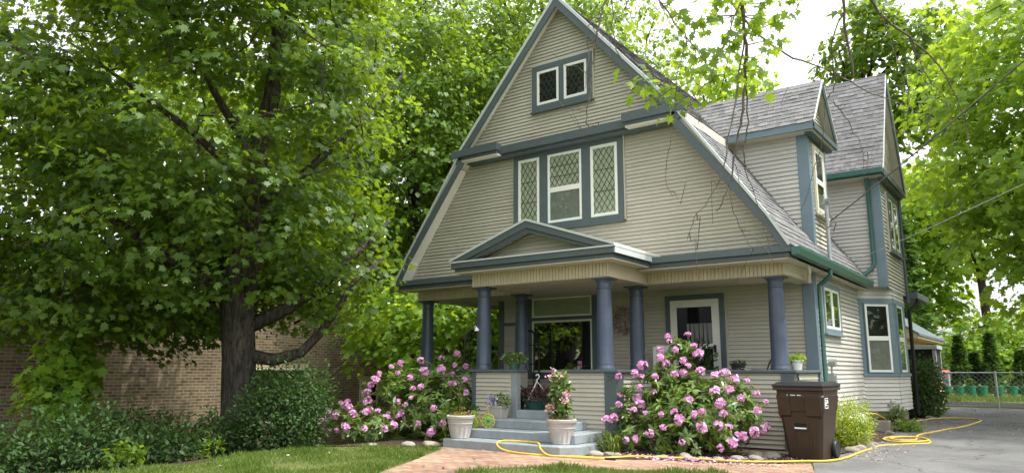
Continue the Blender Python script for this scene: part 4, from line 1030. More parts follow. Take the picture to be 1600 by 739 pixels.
def ordinary(name, label, x, y, h, cr, cz, mat, n=420, ls=.24, group='trees beyond the house', cx=0, cy=0, kind='broad', trunk_r=.22, extra=None, nl=30, z0=None, lo=.45, srad=.8, flat=.45, twigs=.25):
    b = gz(x, y) if z0 is None else z0
    tr = [(x, y, b-.1), (x+.1, y+.1, b+h*.2), (x+.15*cx, y, b+h*.45), (x+.4*cx, y+.3*cy, b+h*.7), (x+.7*cx, y+.6*cy, b+h*.92)]
    lim = []
    for k in range(6):
        a = k*1.05+x; s = tr[2] if k < 3 else tr[3]
        e = (x+cx*.6+math.cos(a)*cr[0]*.7, y+cy*.6+math.sin(a)*cr[1]*.7, cz+(k-2)*cr[2]*.22)
        lim.append(curve_pts(s, e, 5, .06, -.08))
    ell = [((x+cx, y+cy, cz), cr)] + [((x+cx+math.cos(k*2.1+y)*cr[0]*.6, y+cy+math.sin(k*2.1+y)*cr[1]*.6, cz+math.sin(k*3.3+x)*cr[2]*.5), (cr[0]*.5, cr[1]*.5, cr[2]*.42)) for k in range(4)]
    if extra: ell += extra
    return make_tree(name, label, 'tree', (x, y, b), tr, [trunk_r*1.25, trunk_r, trunk_r*.8, trunk_r*.55, trunk_r*.2], lim, ell, n, nl, ls, mat, kind, 'barkd', srad, None, group, twigs, lo, 10, flat=flat)

ordinary('leafy_tree', 'tree beside the driveway outside the right edge mirrored in the bay window', 16.5, 1.5, 11, (4.2, 5.0, 4.6), 5.4, 'back', 260, .26, None)
G = 'leafy trees closing the view behind the house'
ordinary('leafy_tree', 'tall dense green tree behind the left gable slope', -6.8, 9.5, 17, (5.4, 4.8, 7.4), 9.8, 'back', 1150, .145, G, nl=42, srad=.7)
ordinary('leafy_tree', 'tall bushy tree filling the gap between the big maple and the gable', -9.3, 5.5, 16, (4.2, 4.2, 6.2), 9.6, 'back', 820, .145, G, nl=40, srad=.7)
ordinary('leafy_tree', 'very tall tree whose crown shows right of the gable peak', -11.6, 17.5, 19, (4.4, 4.2, 6.5), 12.2, 'back', 560, .24, G)
ordinary('leafy_tree', 'dark leafy tree over the brick building far left', -15, 1.5, 13, (4.8, 5.2, 5.2), 7.6, 'back', 480, .26, G)
ordinary('leafy_tree', 'leafy tree behind the brick wall left of the trunk', -14, 12, 15, (5.2, 5.2, 6), 8.6, 'lime', 480, .28, G)
ordinary('leafy_tree', 'pale thin treetop above the dormer ridge', -6.4, 28, 20, (3.0, 3.0, 3.2), 16.2, 'lime', 150, .28, G, nl=22)
ordinary('leafy_tree', 'low bright tree between trunk and porch with sunlit leaves', -6.2, 3.6, 4.6, (2.6, 2.4, 1.7), 2.7, 'lime', 260, .17, G, kind='maple', trunk_r=.08, nl=24, lo=.2)
ordinary('leafy_tree', 'shaded tree standing left of the porch', -6.0, 6.6, 7, (2.6, 2.4, 2.6), 4.0, 'back', 260, .19, G, trunk_r=.12)
ordinary('sapling', 'slender young tree with bright yellow green leaves before the brick wall', -6.25, -6.15, 2.3, (.46, .5, .95), 1.15, 'lime', 85, .15, None, kind='maple', trunk_r=.03, nl=16, lo=.1, srad=.3)
ordinary('maple_tree', 'big sunlit maple leaning over the driveway at right edge', 9.6, 9.0, 13.5, (4.3, 4.6, 4.7), 7.3, 'lime', 900, .17, 'trees right of the driveway', kind='maple', nl=36, trunk_r=.3, lo=.4, srad=.75, extra=[((6.9, 8.5, 5.4), (1.7, 2.2, 2.0)), ((7.7, 9.5, 3.6), (1.4, 2.0, 1.2))], twigs=.15)
ordinary('leafy_tree', 'dark tree rising behind the rear wing roof', 1.2, 19, 16, (2.6, 2.8, 3.2), 12.9, 'back', 260, .22, G, cx=2.2)
ordinary('leafy_tree', 'bright hazy tree far down the driveway', 4.6, 34, 14, (4.6, 4.2, 3.4), 10.2, 'lime', 200, .30, G, nl=26)
ordinary('leafy_tree', 'light green tree behind the tan garage', -1, 38, 15, (5.5, 4.2, 6), 8.6, 'lime', 420, .34, G)
ordinary('leafy_tree', 'distant leafy tree beyond the green tubs', 10.5, 42, 12, (5.0, 4.2, 4.2), 5.2, 'lime', 230, .34, G)
ordinary('leafy_tree', 'low bright tree behind the row of cypresses', 5.6, 31, 4.6, (3.4, 2.2, 1.7), 2.4, 'lime', 170, .26, G, trunk_r=.1)

def conifer(name, label, x, y, h, r, n, group, ls=.22):
    b = gz(x, y); t = thing(name, label, 'tree', (x, y, b), group)
    MB().tube([(x, y, b-.1), (x, y, b+h*.95)], [r*.09, .01], 8).build('trunk', 'barkd', t, smooth=2)
    u = RNG.random(n)**.75; z = b+.1+(h-.1)*u; rr = r*(1-u)**.8*np.sqrt(RNG.uniform(.35, 1, n))*(1+.25*np.sin(z*9)); a = RNG.uniform(0, 6.28, n)
    D = np.column_stack([np.cos(a), np.sin(a), np.zeros(n)])
    pos = np.column_stack([x+rr*np.cos(a), y+rr*np.sin(a), z])
    leaf_mesh('crown', pos, nrm(D+RNG.normal(size=(n, 3))*.3+np.array([0, 0, .35])), nrm(np.array([0, 0, 1.])+D*.5+RNG.normal(size=(n, 3))*.3), ls*RNG.uniform(.6, 1.3, n), 'conifer', 'oval', RNG.random(n)*.7+.3*(rr/r), t)
conifer('spruce_tree', 'dark spruce beside the tan garage', 2.1, 25.5, 8.0, 1.7, 3600, None, .34)
for x, y, h, l in ((4.15, 24.5, 2.5, 'narrow dark cypress nearest the tan garage'), (4.62, 25.3, 1.8, 'short narrow cypress between two taller ones behind the fence'), (5.25, 24.9, 2.6, 'tallest narrow cypress behind the fence'), (6.25, 26, 1.9, 'narrow cypress at the right end of its row')):
    conifer('cypress_tree', l, x, y, h, .30+.07*h*random.random(), 1300, 'row of narrow cypresses behind the fence', .20)

# dark shrubs under the maple
SG = 'dark shrubs in the bed below the brick wall'
def bush(x, y, rx, ry, h, n, ls, mat, label, name='shrub', group=SG, **k):
    b = gz(x, y); c = b+h*.42
    ell = [((x, y, c), (rx, ry, h*.55))] + [((x+math.cos(i*2.4+x)*rx*.55, y+math.sin(i*2.4+x)*ry*.55, c+h*.12*math.sin(i*1.7)), (rx*.55, ry*.55, h*.42)) for i in range(5)]
    return make_shrub(name, label, 'shrub', (x, y, b), ell, n, ls, mat, group=group, **k)
bush(-2.75, -4.15, .80, .75, 1.42, 8000, .066, 'shrubd', 'large rounded dark shrub right of the maple trunk', shoot=.10)
bush(-3.55, -4.85, .50, .5, .75, 2200, .07, 'shrubd', 'dark shrub at the foot of the maple trunk', shoot=.13)
bush(-3.3, -5.9, .55, .55, .62, 1700, .075, 'shrubd', 'low dark shrub at the lawn edge left of the trunk', shoot=.2)
bush(-3.6, -6.9, .7, .6, .95, 2600, .08, 'shrubd', 'spreading dark shrub in the middle of the left bed', shoot=.2)
bush(-3.9, -7.8, .65, .6, .80, 2200, .085, 'shrubd', 'dark shrub with upright shoots near the left corner', shoot=.22)
bush(-4.6, -8.6, .6, .6, .95, 2600, .08, 'back', 'light green leafy shrub at the left edge', shoot=.08)
bush(-2.75, -6.7, .28, .25, .36, 260, .10, 'back', 'small leafy green plant at the lawn edge', name='leafy_plant', group=None, shoot=.15)
bush(-3.0, -5.3, .22, .2, .36, 150, .075, 'lime', 'small pale variegated shrub beside the trunk', name='leafy_plant', group=None, shoot=.1)
bush(-5.2, -5.2, .8, .8, 1.0, 3000, .08, 'shrubd', 'dark shrub close to the wall behind the trunk', shoot=.05)
# right side shrubs
bush(4.62, 1.25, .46, .50, .78, 7500, .042, 'yellow', 'yellow green spirea shrub behind the brown bin', name='spirea_shrub', group=None, shoot=.07, kind='long', up=.7)
bush(4.75, 8.4, .60, .85, 1.45, 5200, .085, 'shrubd', 'tall dark shrub at the back corner of the house', name='shrub', group=None, shoot=.06)
bush(4.1, 10.2, .7, .8, 1.25, 3000, .09, 'shrubd', 'dark shrub beside the fence behind the house', name='shrub', group=None, shoot=.06)
bush(8.3, 14.9, .9, .7, 1.1, 1600, .12, 'lime', 'bright shrub at the right end of the fence', name='shrub', group=None, shoot=.08)
bush(5.1, 4.3, .28, .3, .22, 500, .06, 'back', 'weedy green clump at the bed edge by the hose', name='weeds', group=None, shoot=.15)

# rhododendrons: leaf whorls, stems and pink flower heads
def truss(n, seed):
    r = np.random.default_rng(seed); d = r.normal(size=(n, 3)); d[:, 2] = np.abs(d[:, 2])*1.1-.25; d = nrm(d)
    c = np.repeat(d*(.052*r.uniform(.7, 1.35, n))[:, None], 5, axis=0); ax = np.repeat(d, 5, axis=0)
    a = nrm(np.cross(ax, np.array([.21, .43, .87]))); b = np.cross(ax, a); an = np.tile(np.arange(5)*1.2566, n)+np.repeat(r.uniform(0, 6, n), 5)
    rd = a*np.cos(an)[:, None]+b*np.sin(an)[:, None]
    return c, nrm(rd+ax*.62), nrm(ax-rd*.5), r
def rhododendron(label, base, ells, nleaf, pts, ls=.115):
    t = make_shrub('rhododendron', label, 'flowering shrub', base, ells, nleaf, ls, 'rhodo', 'long', lo=.55, whorl=9, stems=26, hang=.12, shoot=.045, up=.5)
    protos = []
    for i, (p, sc, dirv) in enumerate(pts):
        if i < 5:
            c, tip, nor, r = truss((13, 16, 11, 14, 18)[i], i+3)
            n = len(c)
            o = leaf_mesh('flower_head', c, tip, nor, .058*r.uniform(.7, 1.2, n), 'pink', 'flare', r.random(n)*.75+.35*(c[:, 2] > 0), None)
            protos.append(o)
        else:
            o = protos[i % 5].copy(); COL.objects.link(o)
        o.parent = t
        m = Matrix.Translation(Vector(p)-Vector(base)) @ Vector(dirv).to_track_quat('Z', 'Y').to_matrix().to_4x4() @ Matrix.Rotation(i*1.3, 4, 'Z') @ Matrix.Scale(sc, 4)
        o.matrix_local = m
    return t
def heads(ells, n, zmin, seed, face=(.35, -.9, .15), mind=.17):
    r = np.random.default_rng(seed); out = []; f = np.array(face)/np.linalg.norm(face)
    for k in range(20000):
        if len(out) >= n: break
        c, rr = ells[r.integers(len(ells))]; d = r.normal(size=3); d /= np.linalg.norm(d)
        if d@f < .05: continue
        p = np.array(c)+d*np.array(rr)*1.02
        if p[2] < zmin: continue
        if any(np.sum(((p-np.array(c2))/(np.array(r2)))**2) < .86 for c2, r2 in ells): continue
        if any(np.linalg.norm(p-q[0]) < mind*(.55 if r.random() < .35 else 1) for q in out): continue
        dv = d*.8+np.array([0, 0, .5])+r.normal(size=3)*.15
        out.append((p, r.uniform(.75, 1.2), dv))
    return [(tuple(p), s*r.uniform(.52, .84), tuple(d)) for p, s, d in out]
LE = [((-2.35, -1.55, .72), (1.0, .85, .82)), ((-1.6, -1.75, .66), (.62, .62, .72)), ((-3.0, -2.3, .40), (.75, .6, .42)), ((-1.75, -1.05, .95), (.75, .5, .72)), ((-2.5, -2.55, .35), (.6, .4, .32))]
rhododendron('wide rhododendron with lilac pink blooms left of the porch steps', (-2.2, -1.5, .15), LE, 7200, heads(LE, 72, .28, 5))
RE = [((3.0, -.98, .72), (.95, .72, .68)), ((2.5, -.95, 1.0), (.42, .5, .70)), ((2.72, -.85, 1.35), (.36, .38, .62)), ((3.55, -.95, .75), (.52, .55, .58)), ((2.1, -1.35, .50), (.38, .45, .42)), ((2.95, -1.5, .45), (.8, .38, .36)), ((2.02, -1.2, 1.15), (.25, .25, .25))]
rhododendron('tall rhododendron with pink blooms covering the porch rail right of the steps', (2.8, -1.0, .15), RE, 6200, heads(RE, 66, .30, 8))
# ================================================================== NEIGHBOURING BUILDINGS
def brick_building():
    t = thing('brick_building', 'long tan brick building standing behind the big maple at left', 'building', (-12, 4, -.8))
    def wall(nm, poly, T):                                # one brick sheet with uv in metres
        mb = MB(T); mb.add([(u, 0, v) for u, v in poly], [list(range(len(poly)))])
        me = mb.build(nm, 'brick', t); ul = me.data.uv_layers.new(name='UVMap')
        for lp in me.data.loops: ul.data[lp.index].uv = poly[lp.vertex_index]
        return me
    wall('wall', [(-14, -1.2), (20, -1.2), (20, 3.3), (-14, 3.3)], frame((-10, 0, 0), (0, 1, 0), (1, 0, 0)))
    wall('wall', [(0, -1.2), (12, -1.2), (12, 3.3), (0, 3.3)], frame((-22, -14, 0), (1, 0, 0), (0, -1, 0)))
    wall('wall', [(0, -1.2), (12, -1.2), (12, 3.3), (0, 3.3)], frame((-10, 20, 0), (-1, 0, 0), (0, 1, 0)))
    MB().box(-22.1, -9.92, -14.1, 20.1, 3.3, 3.43).build('coping', 'pale', t, bevel=.01)
    MB().box(-21.9, -10.03, -13.9, 19.9, -1.2, 3.29).build('wall_core', 'room', t)
    for y0, y1, z0, z1 in ((-.1, 1.9, .0, 1.38), (4.1, 4.75, .45, 1.02), (10, 12, .5, 1.9)):
        T = frame((-10, 0, 0), (0, 1, 0), (1, 0, 0))
        w = MB(T).box(y0, y1, -.03, .006, z0, z1).build('window', 'dark', t)
        mb = MB(T); mb.box(y0-.06, y0, .001, .03, z0-.06, z1+.06); mb.box(y1, y1+.06, .001, .03, z0-.06, z1+.06); mb.box(y0, y1, .001, .03, z1, z1+.06); mb.box(y0, y1, .001, .05, z0-.06, z0); mb.build('window_frame', 'soffit', w)
        MB(T).box(y0+.01, y1-.01, .010, .014, z0, z1).build('pane', 'glassd', w)
        MB(T).box(y0-.15, y1+.15, .001, .02, z1+.07, z1+.17).build('lintel', 'tan', w)
brick_building()

def garage():
    t = thing('garage', 'tan gabled garage seen past the rear corner of the house', 'garage', (1.5, 20, .39))
    mb = siding(MB(frame((0, 17, 0), (1, 0, 0), (0, -1, 0))), .3, 2.75, -1.5, 3.15, .15); mb.box(-1.5, 3.15, 17.01, 23, .3, 2.75) if False else None
    mb.build('wall', 'tan', t)
    mb = siding(MB(frame((3.15, 0, 0), (0, 1, 0), (1, 0, 0))), .3, 2.75, 17, 23, .15); mb.build('wall', 'tan', t)
    mb = MB(); mb.prism([(-2.0, 2.62), (3.75, 2.50), (3.75, 2.62), (.87, 4.6), (-2.0, 2.7)], 16.6, 23.3); rf = mb.build('roof', 'tan', t)
    mb = MB(); mb.prism([(3.8, 2.58), (3.8, 2.66), (.87, 4.72), (.87, 4.61)], 16.55, 23.35); mb.build('shingles', 'trim', rf)
    MB().box(-1.4, 3.1, 17.05, 22.9, .3, 2.6).build('wall_core', 'tan', t)
garage()
def porch_room():
    t = thing('screen_porch', 'small grey framed screen porch behind the house', 'porch', (3.9, 15.4, .39))
    mb = MB(); mb.box(3.2, 4.42, 15.0, 16.2, .39, 1.18); mb.build('base_wall', 'tan', t)
    mb = MB()
    for x in (3.2, 4.32): mb.box(x, x+.10, 15.0, 15.1, 1.18, 2.08)
    mb.box(4.32, 4.42, 16.1, 16.2, 1.18, 2.08); mb.box(3.15, 4.47, 14.96, 16.25, 2.08, 2.20); mb.box(3.3, 4.32, 15.0, 15.1, 1.18, 1.25)
    mb.build('frame', 'conduit', t, bevel=.006)
    MB().box(3.3, 4.32, 15.04, 15.06, 1.25, 2.08).build('screen', 'dark', t); MB().box(4.36, 4.38, 15.1, 16.1, 1.18, 2.08).build('screen', 'dark', t)
porch_room()
def street_house():
    t = thing('house', 'pale pinkish house across the street mirrored in the porch window', 'house', (-22, -42, -.2))
    mb = siding(MB(frame((0, -38, 0), (-1, 0, 0), (0, 1, 0))), 0, 5.4, 20, 31, .2); mb.build('wall', 'bead', t)
    MB().box(-30.9, -20.1, -46, -38.02, -.3, 5.35).build('wall_core', 'bead', t)
    MB().prism([(-31.6, 5.3), (-19.4, 5.3), (-25.5, 9.2)], -46.5, -37.4).build('roof', 'shingle', t)
    for x in (-29, -25.5, -22):
        w = MB().box(x-.6, x+.6, -38.0, -37.95, 1.2, 2.8).build('window', 'whitex', t); MB().box(x-.5, x+.5, -37.95, -37.93, 1.3, 2.7).build('pane', 'glassd', w)
street_house()

# ================================================================== FENCE, TUBS
def fence():
    t = thing('chain_link_fence', 'low chain link fence closing the end of the driveway', 'fence', (6, 12.3, .39))
    for x, r in ((4.2, .02), (6.1, .030), (8.2, .030), (10.2, .03)):
        MB().lathe((x, 12.3, .38), [(r, 0), (r, .98), (r*.5, 1.02)], 10).build('post', 'metal', t, smooth=True)
    MB().tube([(4.2, 12.3, 1.35), (10.2, 12.3, 1.35)], .018, 8).build('top_rail', 'metal', t, smooth=True)
    MB().tube([(4.2, 12.3, .46), (10.2, 12.3, .46)], .008, 6).build('tension_wire', 'metal', t)
    mb = MB(); h = .88; p = .13; x = 4.2-h
    while x < 10.2:
        for s in (1, -1):
            a, b = (x, x+h) if s > 0 else (x+h, x)
            t0, t1 = 0., 1.
            lo, hi = 4.2, 10.2
            pa, pb = (a, .46), (b, .46+h)
            ts = sorted(((lo-a)/(b-a), (hi-a)/(b-a))); t0, t1 = max(0, ts[0]), min(1, ts[1])
            if t1-t0 > .03: mb.bar((lerp(a, b, t0), 12.3+.004*s, lerp(pa[1], pb[1], t0)), (lerp(a, b, t1), 12.3+.004*s, lerp(pa[1], pb[1], t1)), .005, .005)
        x += p
    mb.build('wire_mesh', 'metal', t)
fence()
def tubs():
    proto = None
    xs_ = [(3.9, 21.4), (4.3, 21.6), (4.68, 21.75), (5.05, 21.9), (5.55, 22.1), (5.98, 22.3), (6.4, 22.5)]
    for i, (x, y) in enumerate(xs_):
        if proto is None:
            t = thing('plant_tub', 'green plastic plant tub in the row on the grass beyond the fence', 'tub', (0, 0, 0), 'green plant tubs beyond the fence')
            MB().lathe((0, 0, 0), [(.15, 0), (.185, .40), (.20, .41), (.20, .46), (.17, .46)], 18).build('tub', 'tub', t, smooth=True)
            MB().lathe((0, 0, .40), [(.01, 0), (.17, .02)], 14).build('soil', 'soil', t)
            proto = t; o = t
        else:
            o = proto.copy(); COL.objects.link(o)
            for c in proto.children:
                k = c.copy(); COL.objects.link(k); k.parent = o
        o.location = (x, y, gz(x, y)); o.rotation_euler = (0, 0, i*1.1)
tubs()
def cover():
    t = thing('tarp', 'small red tarp over a crate beyond the fence', 'tarp', (3.9, 22.4, .39))
    MB().box(3.35, 3.91, 22.4, 22.8, .38, 1.33).build('crate', 'conduit', t); MB().blob((3.63, 22.6, 1.36), (.36, .3, .09), 3, .14, 4).build('cloth', 'tarp', t, smooth=2)
cover()

# ================================================================== THINGS ROUND THE PORCH
def urn(x, y, z, label, mandevilla):
    t = thing('planter', label, 'planter', (x, y, z))
    prof = [(.145, 0), (.155, .015), (.150, .03), (.190, .20), (.197, .225), (.205, .23), (.205, .245), (.200, .25), (.212, .30), (.222, .305), (.232, .325), (.232, .355), (.222, .365), (.200, .365), (.195, .33)]
    p = MB(); p.lathe((x, y, z), prof, 40); pot = p.build('pot', 'stone', t, smooth=True)
    r = MB()
    for k in range(14):                                   # fluted panels and the scalloped band
        a = k*2*math.pi/14; c, s = math.cos(a), math.sin(a)
        r.bar((x+c*.157, y+s*.157, z+.035), (x+c*.192, y+s*.192, z+.195), .012, .008, up=(c, s, 0))
    for k in range(28):
        a = k*2*math.pi/28; b = a+math.pi/28; e = a+math.pi/14
        r.bar((x+math.cos(a)*.209, y+math.sin(a)*.209, z+.29), (x+math.cos(b)*.206, y+math.sin(b)*.206, z+.268), .006, .006); r.bar((x+math.cos(b)*.206, y+math.sin(b)*.206, z+.268), (x+math.cos(e)*.209, y+math.sin(e)*.209, z+.29), .006, .006)
    r.build('relief', 'stone', pot)
    MB().lathe((x, y, z+.33), [(.005, .01), (.197, .0)], 20).build('soil', 'soil', t)
    n = 46; pos = np.column_stack([x+RNG.normal(size=n)*.09, y+RNG.normal(size=n)*.09, z+.35+RNG.random(n)*.06])
    leaf_mesh('red_flowers', pos, nrm(RNG.normal(size=(n, 3))+np.array([0, 0, .6])), nrm(RNG.normal(size=(n, 3))), RNG.uniform(.025, .05, n), 'red', 'flare', RNG.random(n), t)
    n = 70; pos = np.column_stack([x+RNG.normal(size=n)*.09, y+RNG.normal(size=n)*.09, z+.35+RNG.random(n)*.05])
    leaf_mesh('low_leaves', pos, nrm(RNG.normal(size=(n, 3))+np.array([0, 0, .5])), nrm(RNG.normal(size=(n, 3))), RNG.uniform(.03, .07, n), 'lime', 'oval', RNG.random(n), t)
    if mandevilla:
        ell = [((x, y, z+.70), (.15, .15, .36)), ((x-.05, y, z+.50), (.2, .17, .14)), ((x+.05, y, z+.9), (.12, .12, .14))]
        mb = MB(); mb.tube([(x-.06, y, z+.33), (x-.05, y, z+1.0)], .006, 5); mb.tube([(x+.07, y, z+.33), (x+.05, y, z+.95)], .006, 5); mb.build('stakes', 'twig', t)
        make_shrub('', '', '', (x, y, z+.33), ell, 520, .085, 'rhodo', 'oval', parent=t, stems=5, lo=.2, jit=.8)
        for k, (dx, dz) in enumerate(((-.10, .42), (-.05, .44), (.16, .60), (.17, .54), (-.02, .98), (-.10, .88), (.10, .90))):
            c = np.array([x+dx, y-.14, z+dz+.1]); d = np.array([dx*2, -.8, .3])
            m = 16 if k < 4 else 9
            leaf_mesh('pink_bloom', c+RNG.normal(size=(m, 3))*.028, nrm(d+RNG.normal(size=(m, 3))*.7), nrm(d+RNG.normal(size=(m, 3))*.4), RNG.uniform(.03, .055, m), 'coral', 'flare', RNG.random(m)*.7+(.3 if k > 3 else 0), t)
urn(-.43, -2.46, .29, 'white stone urn planter with low red flowers at left end of bottom step', False)
urn(1.42, -2.30, .29, 'white stone urn planter with tall pink mandevilla at right of the steps', True)

def tricycle():
    t = thing('tricycle_stand', 'small yellow metal tricycle plant stand with green petal wheels on the steps', 'plant stand', (-.25, -2.06, .43))
    def wheel(c, r, n):
        mb = MB(); T = frame(c, Vector((.93, .36, 0)).normalized(), Vector((.36, -.93, 0)).normalized()); mb.T = T
        mb.m = 0; mb.tube([(r*math.cos(a), 0, r*math.sin(a)) for a in [k*2*math.pi/24 for k in range(25)]], .009, 6, cap=False)
        mb.m = 1
        for k in range(n):
            a = k*2*math.pi/n; u = (math.cos(a), math.sin(a)); w = (-u[1], u[0]); q = r*.62/ n*2.2
            P = lambda d, e, y: (u[0]*d+w[0]*e, y, u[1]*d+w[1]*e)
            for y in (.004,):
                mb.add([P(r*.18, 0, y), P(r*.55, q, y), P(r*.86, q*.8, y), P(r*.93, 0, y), P(r*.86, -q*.8, y), P(r*.55, -q, y)], [(0, 1, 2, 3, 4, 5)])
        mb.m = 2; mb.lathe((0, 0, 0), [(.012, -.01), (.012, .01)], 10)
        mb.build('wheel', ['ymetal', 'lgreen', 'black'], t)
    c0 = Vector((-.20, -2.02, .545)); c1 = Vector((-.44, -2.12, .51))
    wheel(tuple(c0), .112, 10); wheel(tuple(c1), .078, 6); wheel(tuple(c1+Vector((-.06, .16, 0))), .078, 6)
    mb = MB(); mb.tube([tuple(c0), tuple(c0+Vector((0, 0, .14))), tuple(c0+Vector((.01, 0, .20))), tuple(c0+Vector((-.05, 0, .24)))], .006, 6)
    mb.tube([tuple(c0+Vector((0, 0, .16))), tuple(c0+Vector((-.12, -.04, .13))), tuple(c1+Vector((.05, .02, .07))), tuple(c1)], .006, 6); mb.tube([tuple(c1), tuple(c1+Vector((-.06, .16, 0)))], .006, 6)
    mb.lathe(tuple(c1+Vector((-.03, .05, .075))), [(.06, 0), (.06, .008)], 14); mb.build('frame', 'ymetal', t, smooth=True)
    p = c1+Vector((-.03, .05, .083))
    t2 = thing('flower_pot', 'small lime green pot with a succulent riding on the tricycle stand', 'pot', tuple(p))
    MB().lathe(tuple(p), [(.042, 0), (.056, .105), (.060, .11), (.060, .125), (.052, .125)], 18).build('pot', 'lgreen', t2, smooth=True)
    make_shrub('', '', '', tuple(p+Vector((0, 0, .1))), [(tuple(p+Vector((0, 0, .15))), (.085, .085, .04))], 130, .04, 'shrubd', 'oval', parent=t2, stems=0, lo=.1)
tricycle()
def pansies():
    x, y, z = -.24, -1.66, .572
    t = thing('pansy_planter', 'grey square pot of purple and white pansies on the upper step', 'planter', (x, y, z))
    mb = MB(); mb.add([(x-.10, y-.10, z), (x+.10, y-.10, z), (x+.10, y+.10, z), (x-.10, y+.10, z), (x-.13, y-.13, z+.2), (x+.13, y-.13, z+.2), (x+.13, y+.13, z+.2), (x-.13, y+.13, z+.2)], [(3, 2, 1, 0), (0, 1, 5, 4), (1, 2, 6, 5), (2, 3, 7, 6), (3, 0, 4, 7), (4, 5, 6, 7)]); mb.box(x-.14, x+.14, y-.14, y+.14, z+.18, z+.205); mb.build('pot', 'stone', t, bevel=.006)
    make_shrub('', '', '', (x, y, z+.2), [((x, y, z+.27), (.20, .17, .14)), ((x+.15, y-.05, z+.2), (.10, .1, .12))], 420, .05, 'rhodo', 'oval', parent=t, stems=0, lo=.2)
    n = 16
    for i in range(n):
        a = RNG.uniform(0, 6.28); d = np.array([math.cos(a)*.19, -abs(math.sin(a))*.16-.02, RNG.uniform(.12, .36)])
        c = np.array([x, y, z+.06])+d; m = 6; o = nrm(np.array([[d[0], -1., .4]]))[0]
        leaf_mesh('pansy', np.repeat([c], m, 0)+RNG.normal(size=(m, 3))*.004, nrm(RNG.normal(size=(m, 3))*np.array([1, .2, 1])), np.repeat([o], m, 0), RNG.uniform(.025, .038, m), 'pansy', 'broad', np.full(m, RNG.choice([.05, .15, .9, 1.0])), t)
    n = 30; P, D, q = in_ell(n, [((x, y-.05, z+.27), (.22, .18, .14))], .9)
    leaf_mesh('yellow_blooms', P, nrm(D+RNG.normal(size=(n, 3))*.4), nrm(D), RNG.uniform(.015, .03, n), 'yellow', 'petal', RNG.random(n), t)
pansies()
def basket(x, y, z, label, r=.2):
    t = thing('flower_basket', label, 'flower basket', (x, y, z))
    MB().lathe((x, y, z), [(r*.6, 0), (r*.95, .14), (r, .15), (r, .17), (r*.9, .17)], 20).build('pot', 'green', t, smooth=True)
    make_shrub('', '', '', (x, y, z+.1), [((x, y, z+.22), (r*1.5, r*1.35, .16))], 900, .045, 'heather', 'oval', parent=t, stems=0, lo=.3)
    make_shrub('', '', '', (x, y, z+.1), [((x, y, z+.2), (r*1.4, r*1.3, .15))], 420, .05, 'shrubd', 'oval', parent=t, stems=0, lo=.3, fname='leaves')
    mb = MB()
    for k in range(3): a = k*2.09+.5; mb.tube([(x+math.cos(a)*r, y+math.sin(a)*r, z+.17), (x+math.cos(a)*.015, y+math.sin(a)*.015, z+.46)], .006, 5)
    mb.tube([(x, y, z+.45), (x, y, z+.50), (x+.035, y, z+.525), (x+.05, y, z+.56), (x+.03, y, z+.595), (x-.005, y, z+.59), (x-.02, y, z+.57)], .011, 7); mb.build('hanger', 'whitex', t, smooth=True)
basket(.10, -1.02, ZF+.001, 'hanging flower basket with white hook set down inside the porch entry', .25)
basket(-.42, -.92, ZF+.001, 'flower basket with white hook half hidden behind the left rail', .2)

def potted(name, label, x, y, z, pr, ph, pm, ell, n, ls, lm, kind='oval', **k):
    t = thing(name, label, 'potted plant', (x, y, z))
    MB().lathe((x, y, z), [(pr*.72, 0), (pr*.95, ph*.82), (pr*1.06, ph*.83), (pr*1.06, ph), (pr*.9, ph)], 22).build('pot', pm, t, smooth=True)
    make_shrub('', '', '', (x, y, z+ph*.7), ell, n, ls, lm, kind, parent=t, stems=0, **k)
    return t
potted('potted_plant', 'bushy plant in a dark green pot on the left porch rail', -.22, -1.26, ZCAP, .10, .13, 'green', [((-.22, -1.26, ZCAP+.19), (.25, .18, .11))], 620, .05, 'rhodo', lo=.2)
potted('potted_plant', 'low black bowl planter on the rail right of the door', 3.30, .16, ZCAP+.004, .13, .10, 'blackp', [((3.30, .16, ZCAP+.11), (.12, .11, .035))], 160, .04, 'shrubd', lo=.1)
potted('potted_plant', 'white ribbed pot with a green trailing plant at the porch corner', 4.14, .52, ZCAP, .10, .16, 'whitex', [((4.14, .52, ZCAP+.18), (.14, .13, .07))], 220, .055, 'lime', lo=.2)
potted('potted_plant', 'leafy green plant standing before the storm door', 2.35, .95, ZF, .15, .3, 'stone', [((2.35, .95, ZF+.78), (.28, .26, .42))], 380, .12, 'shrubd', 'long', lo=.2)
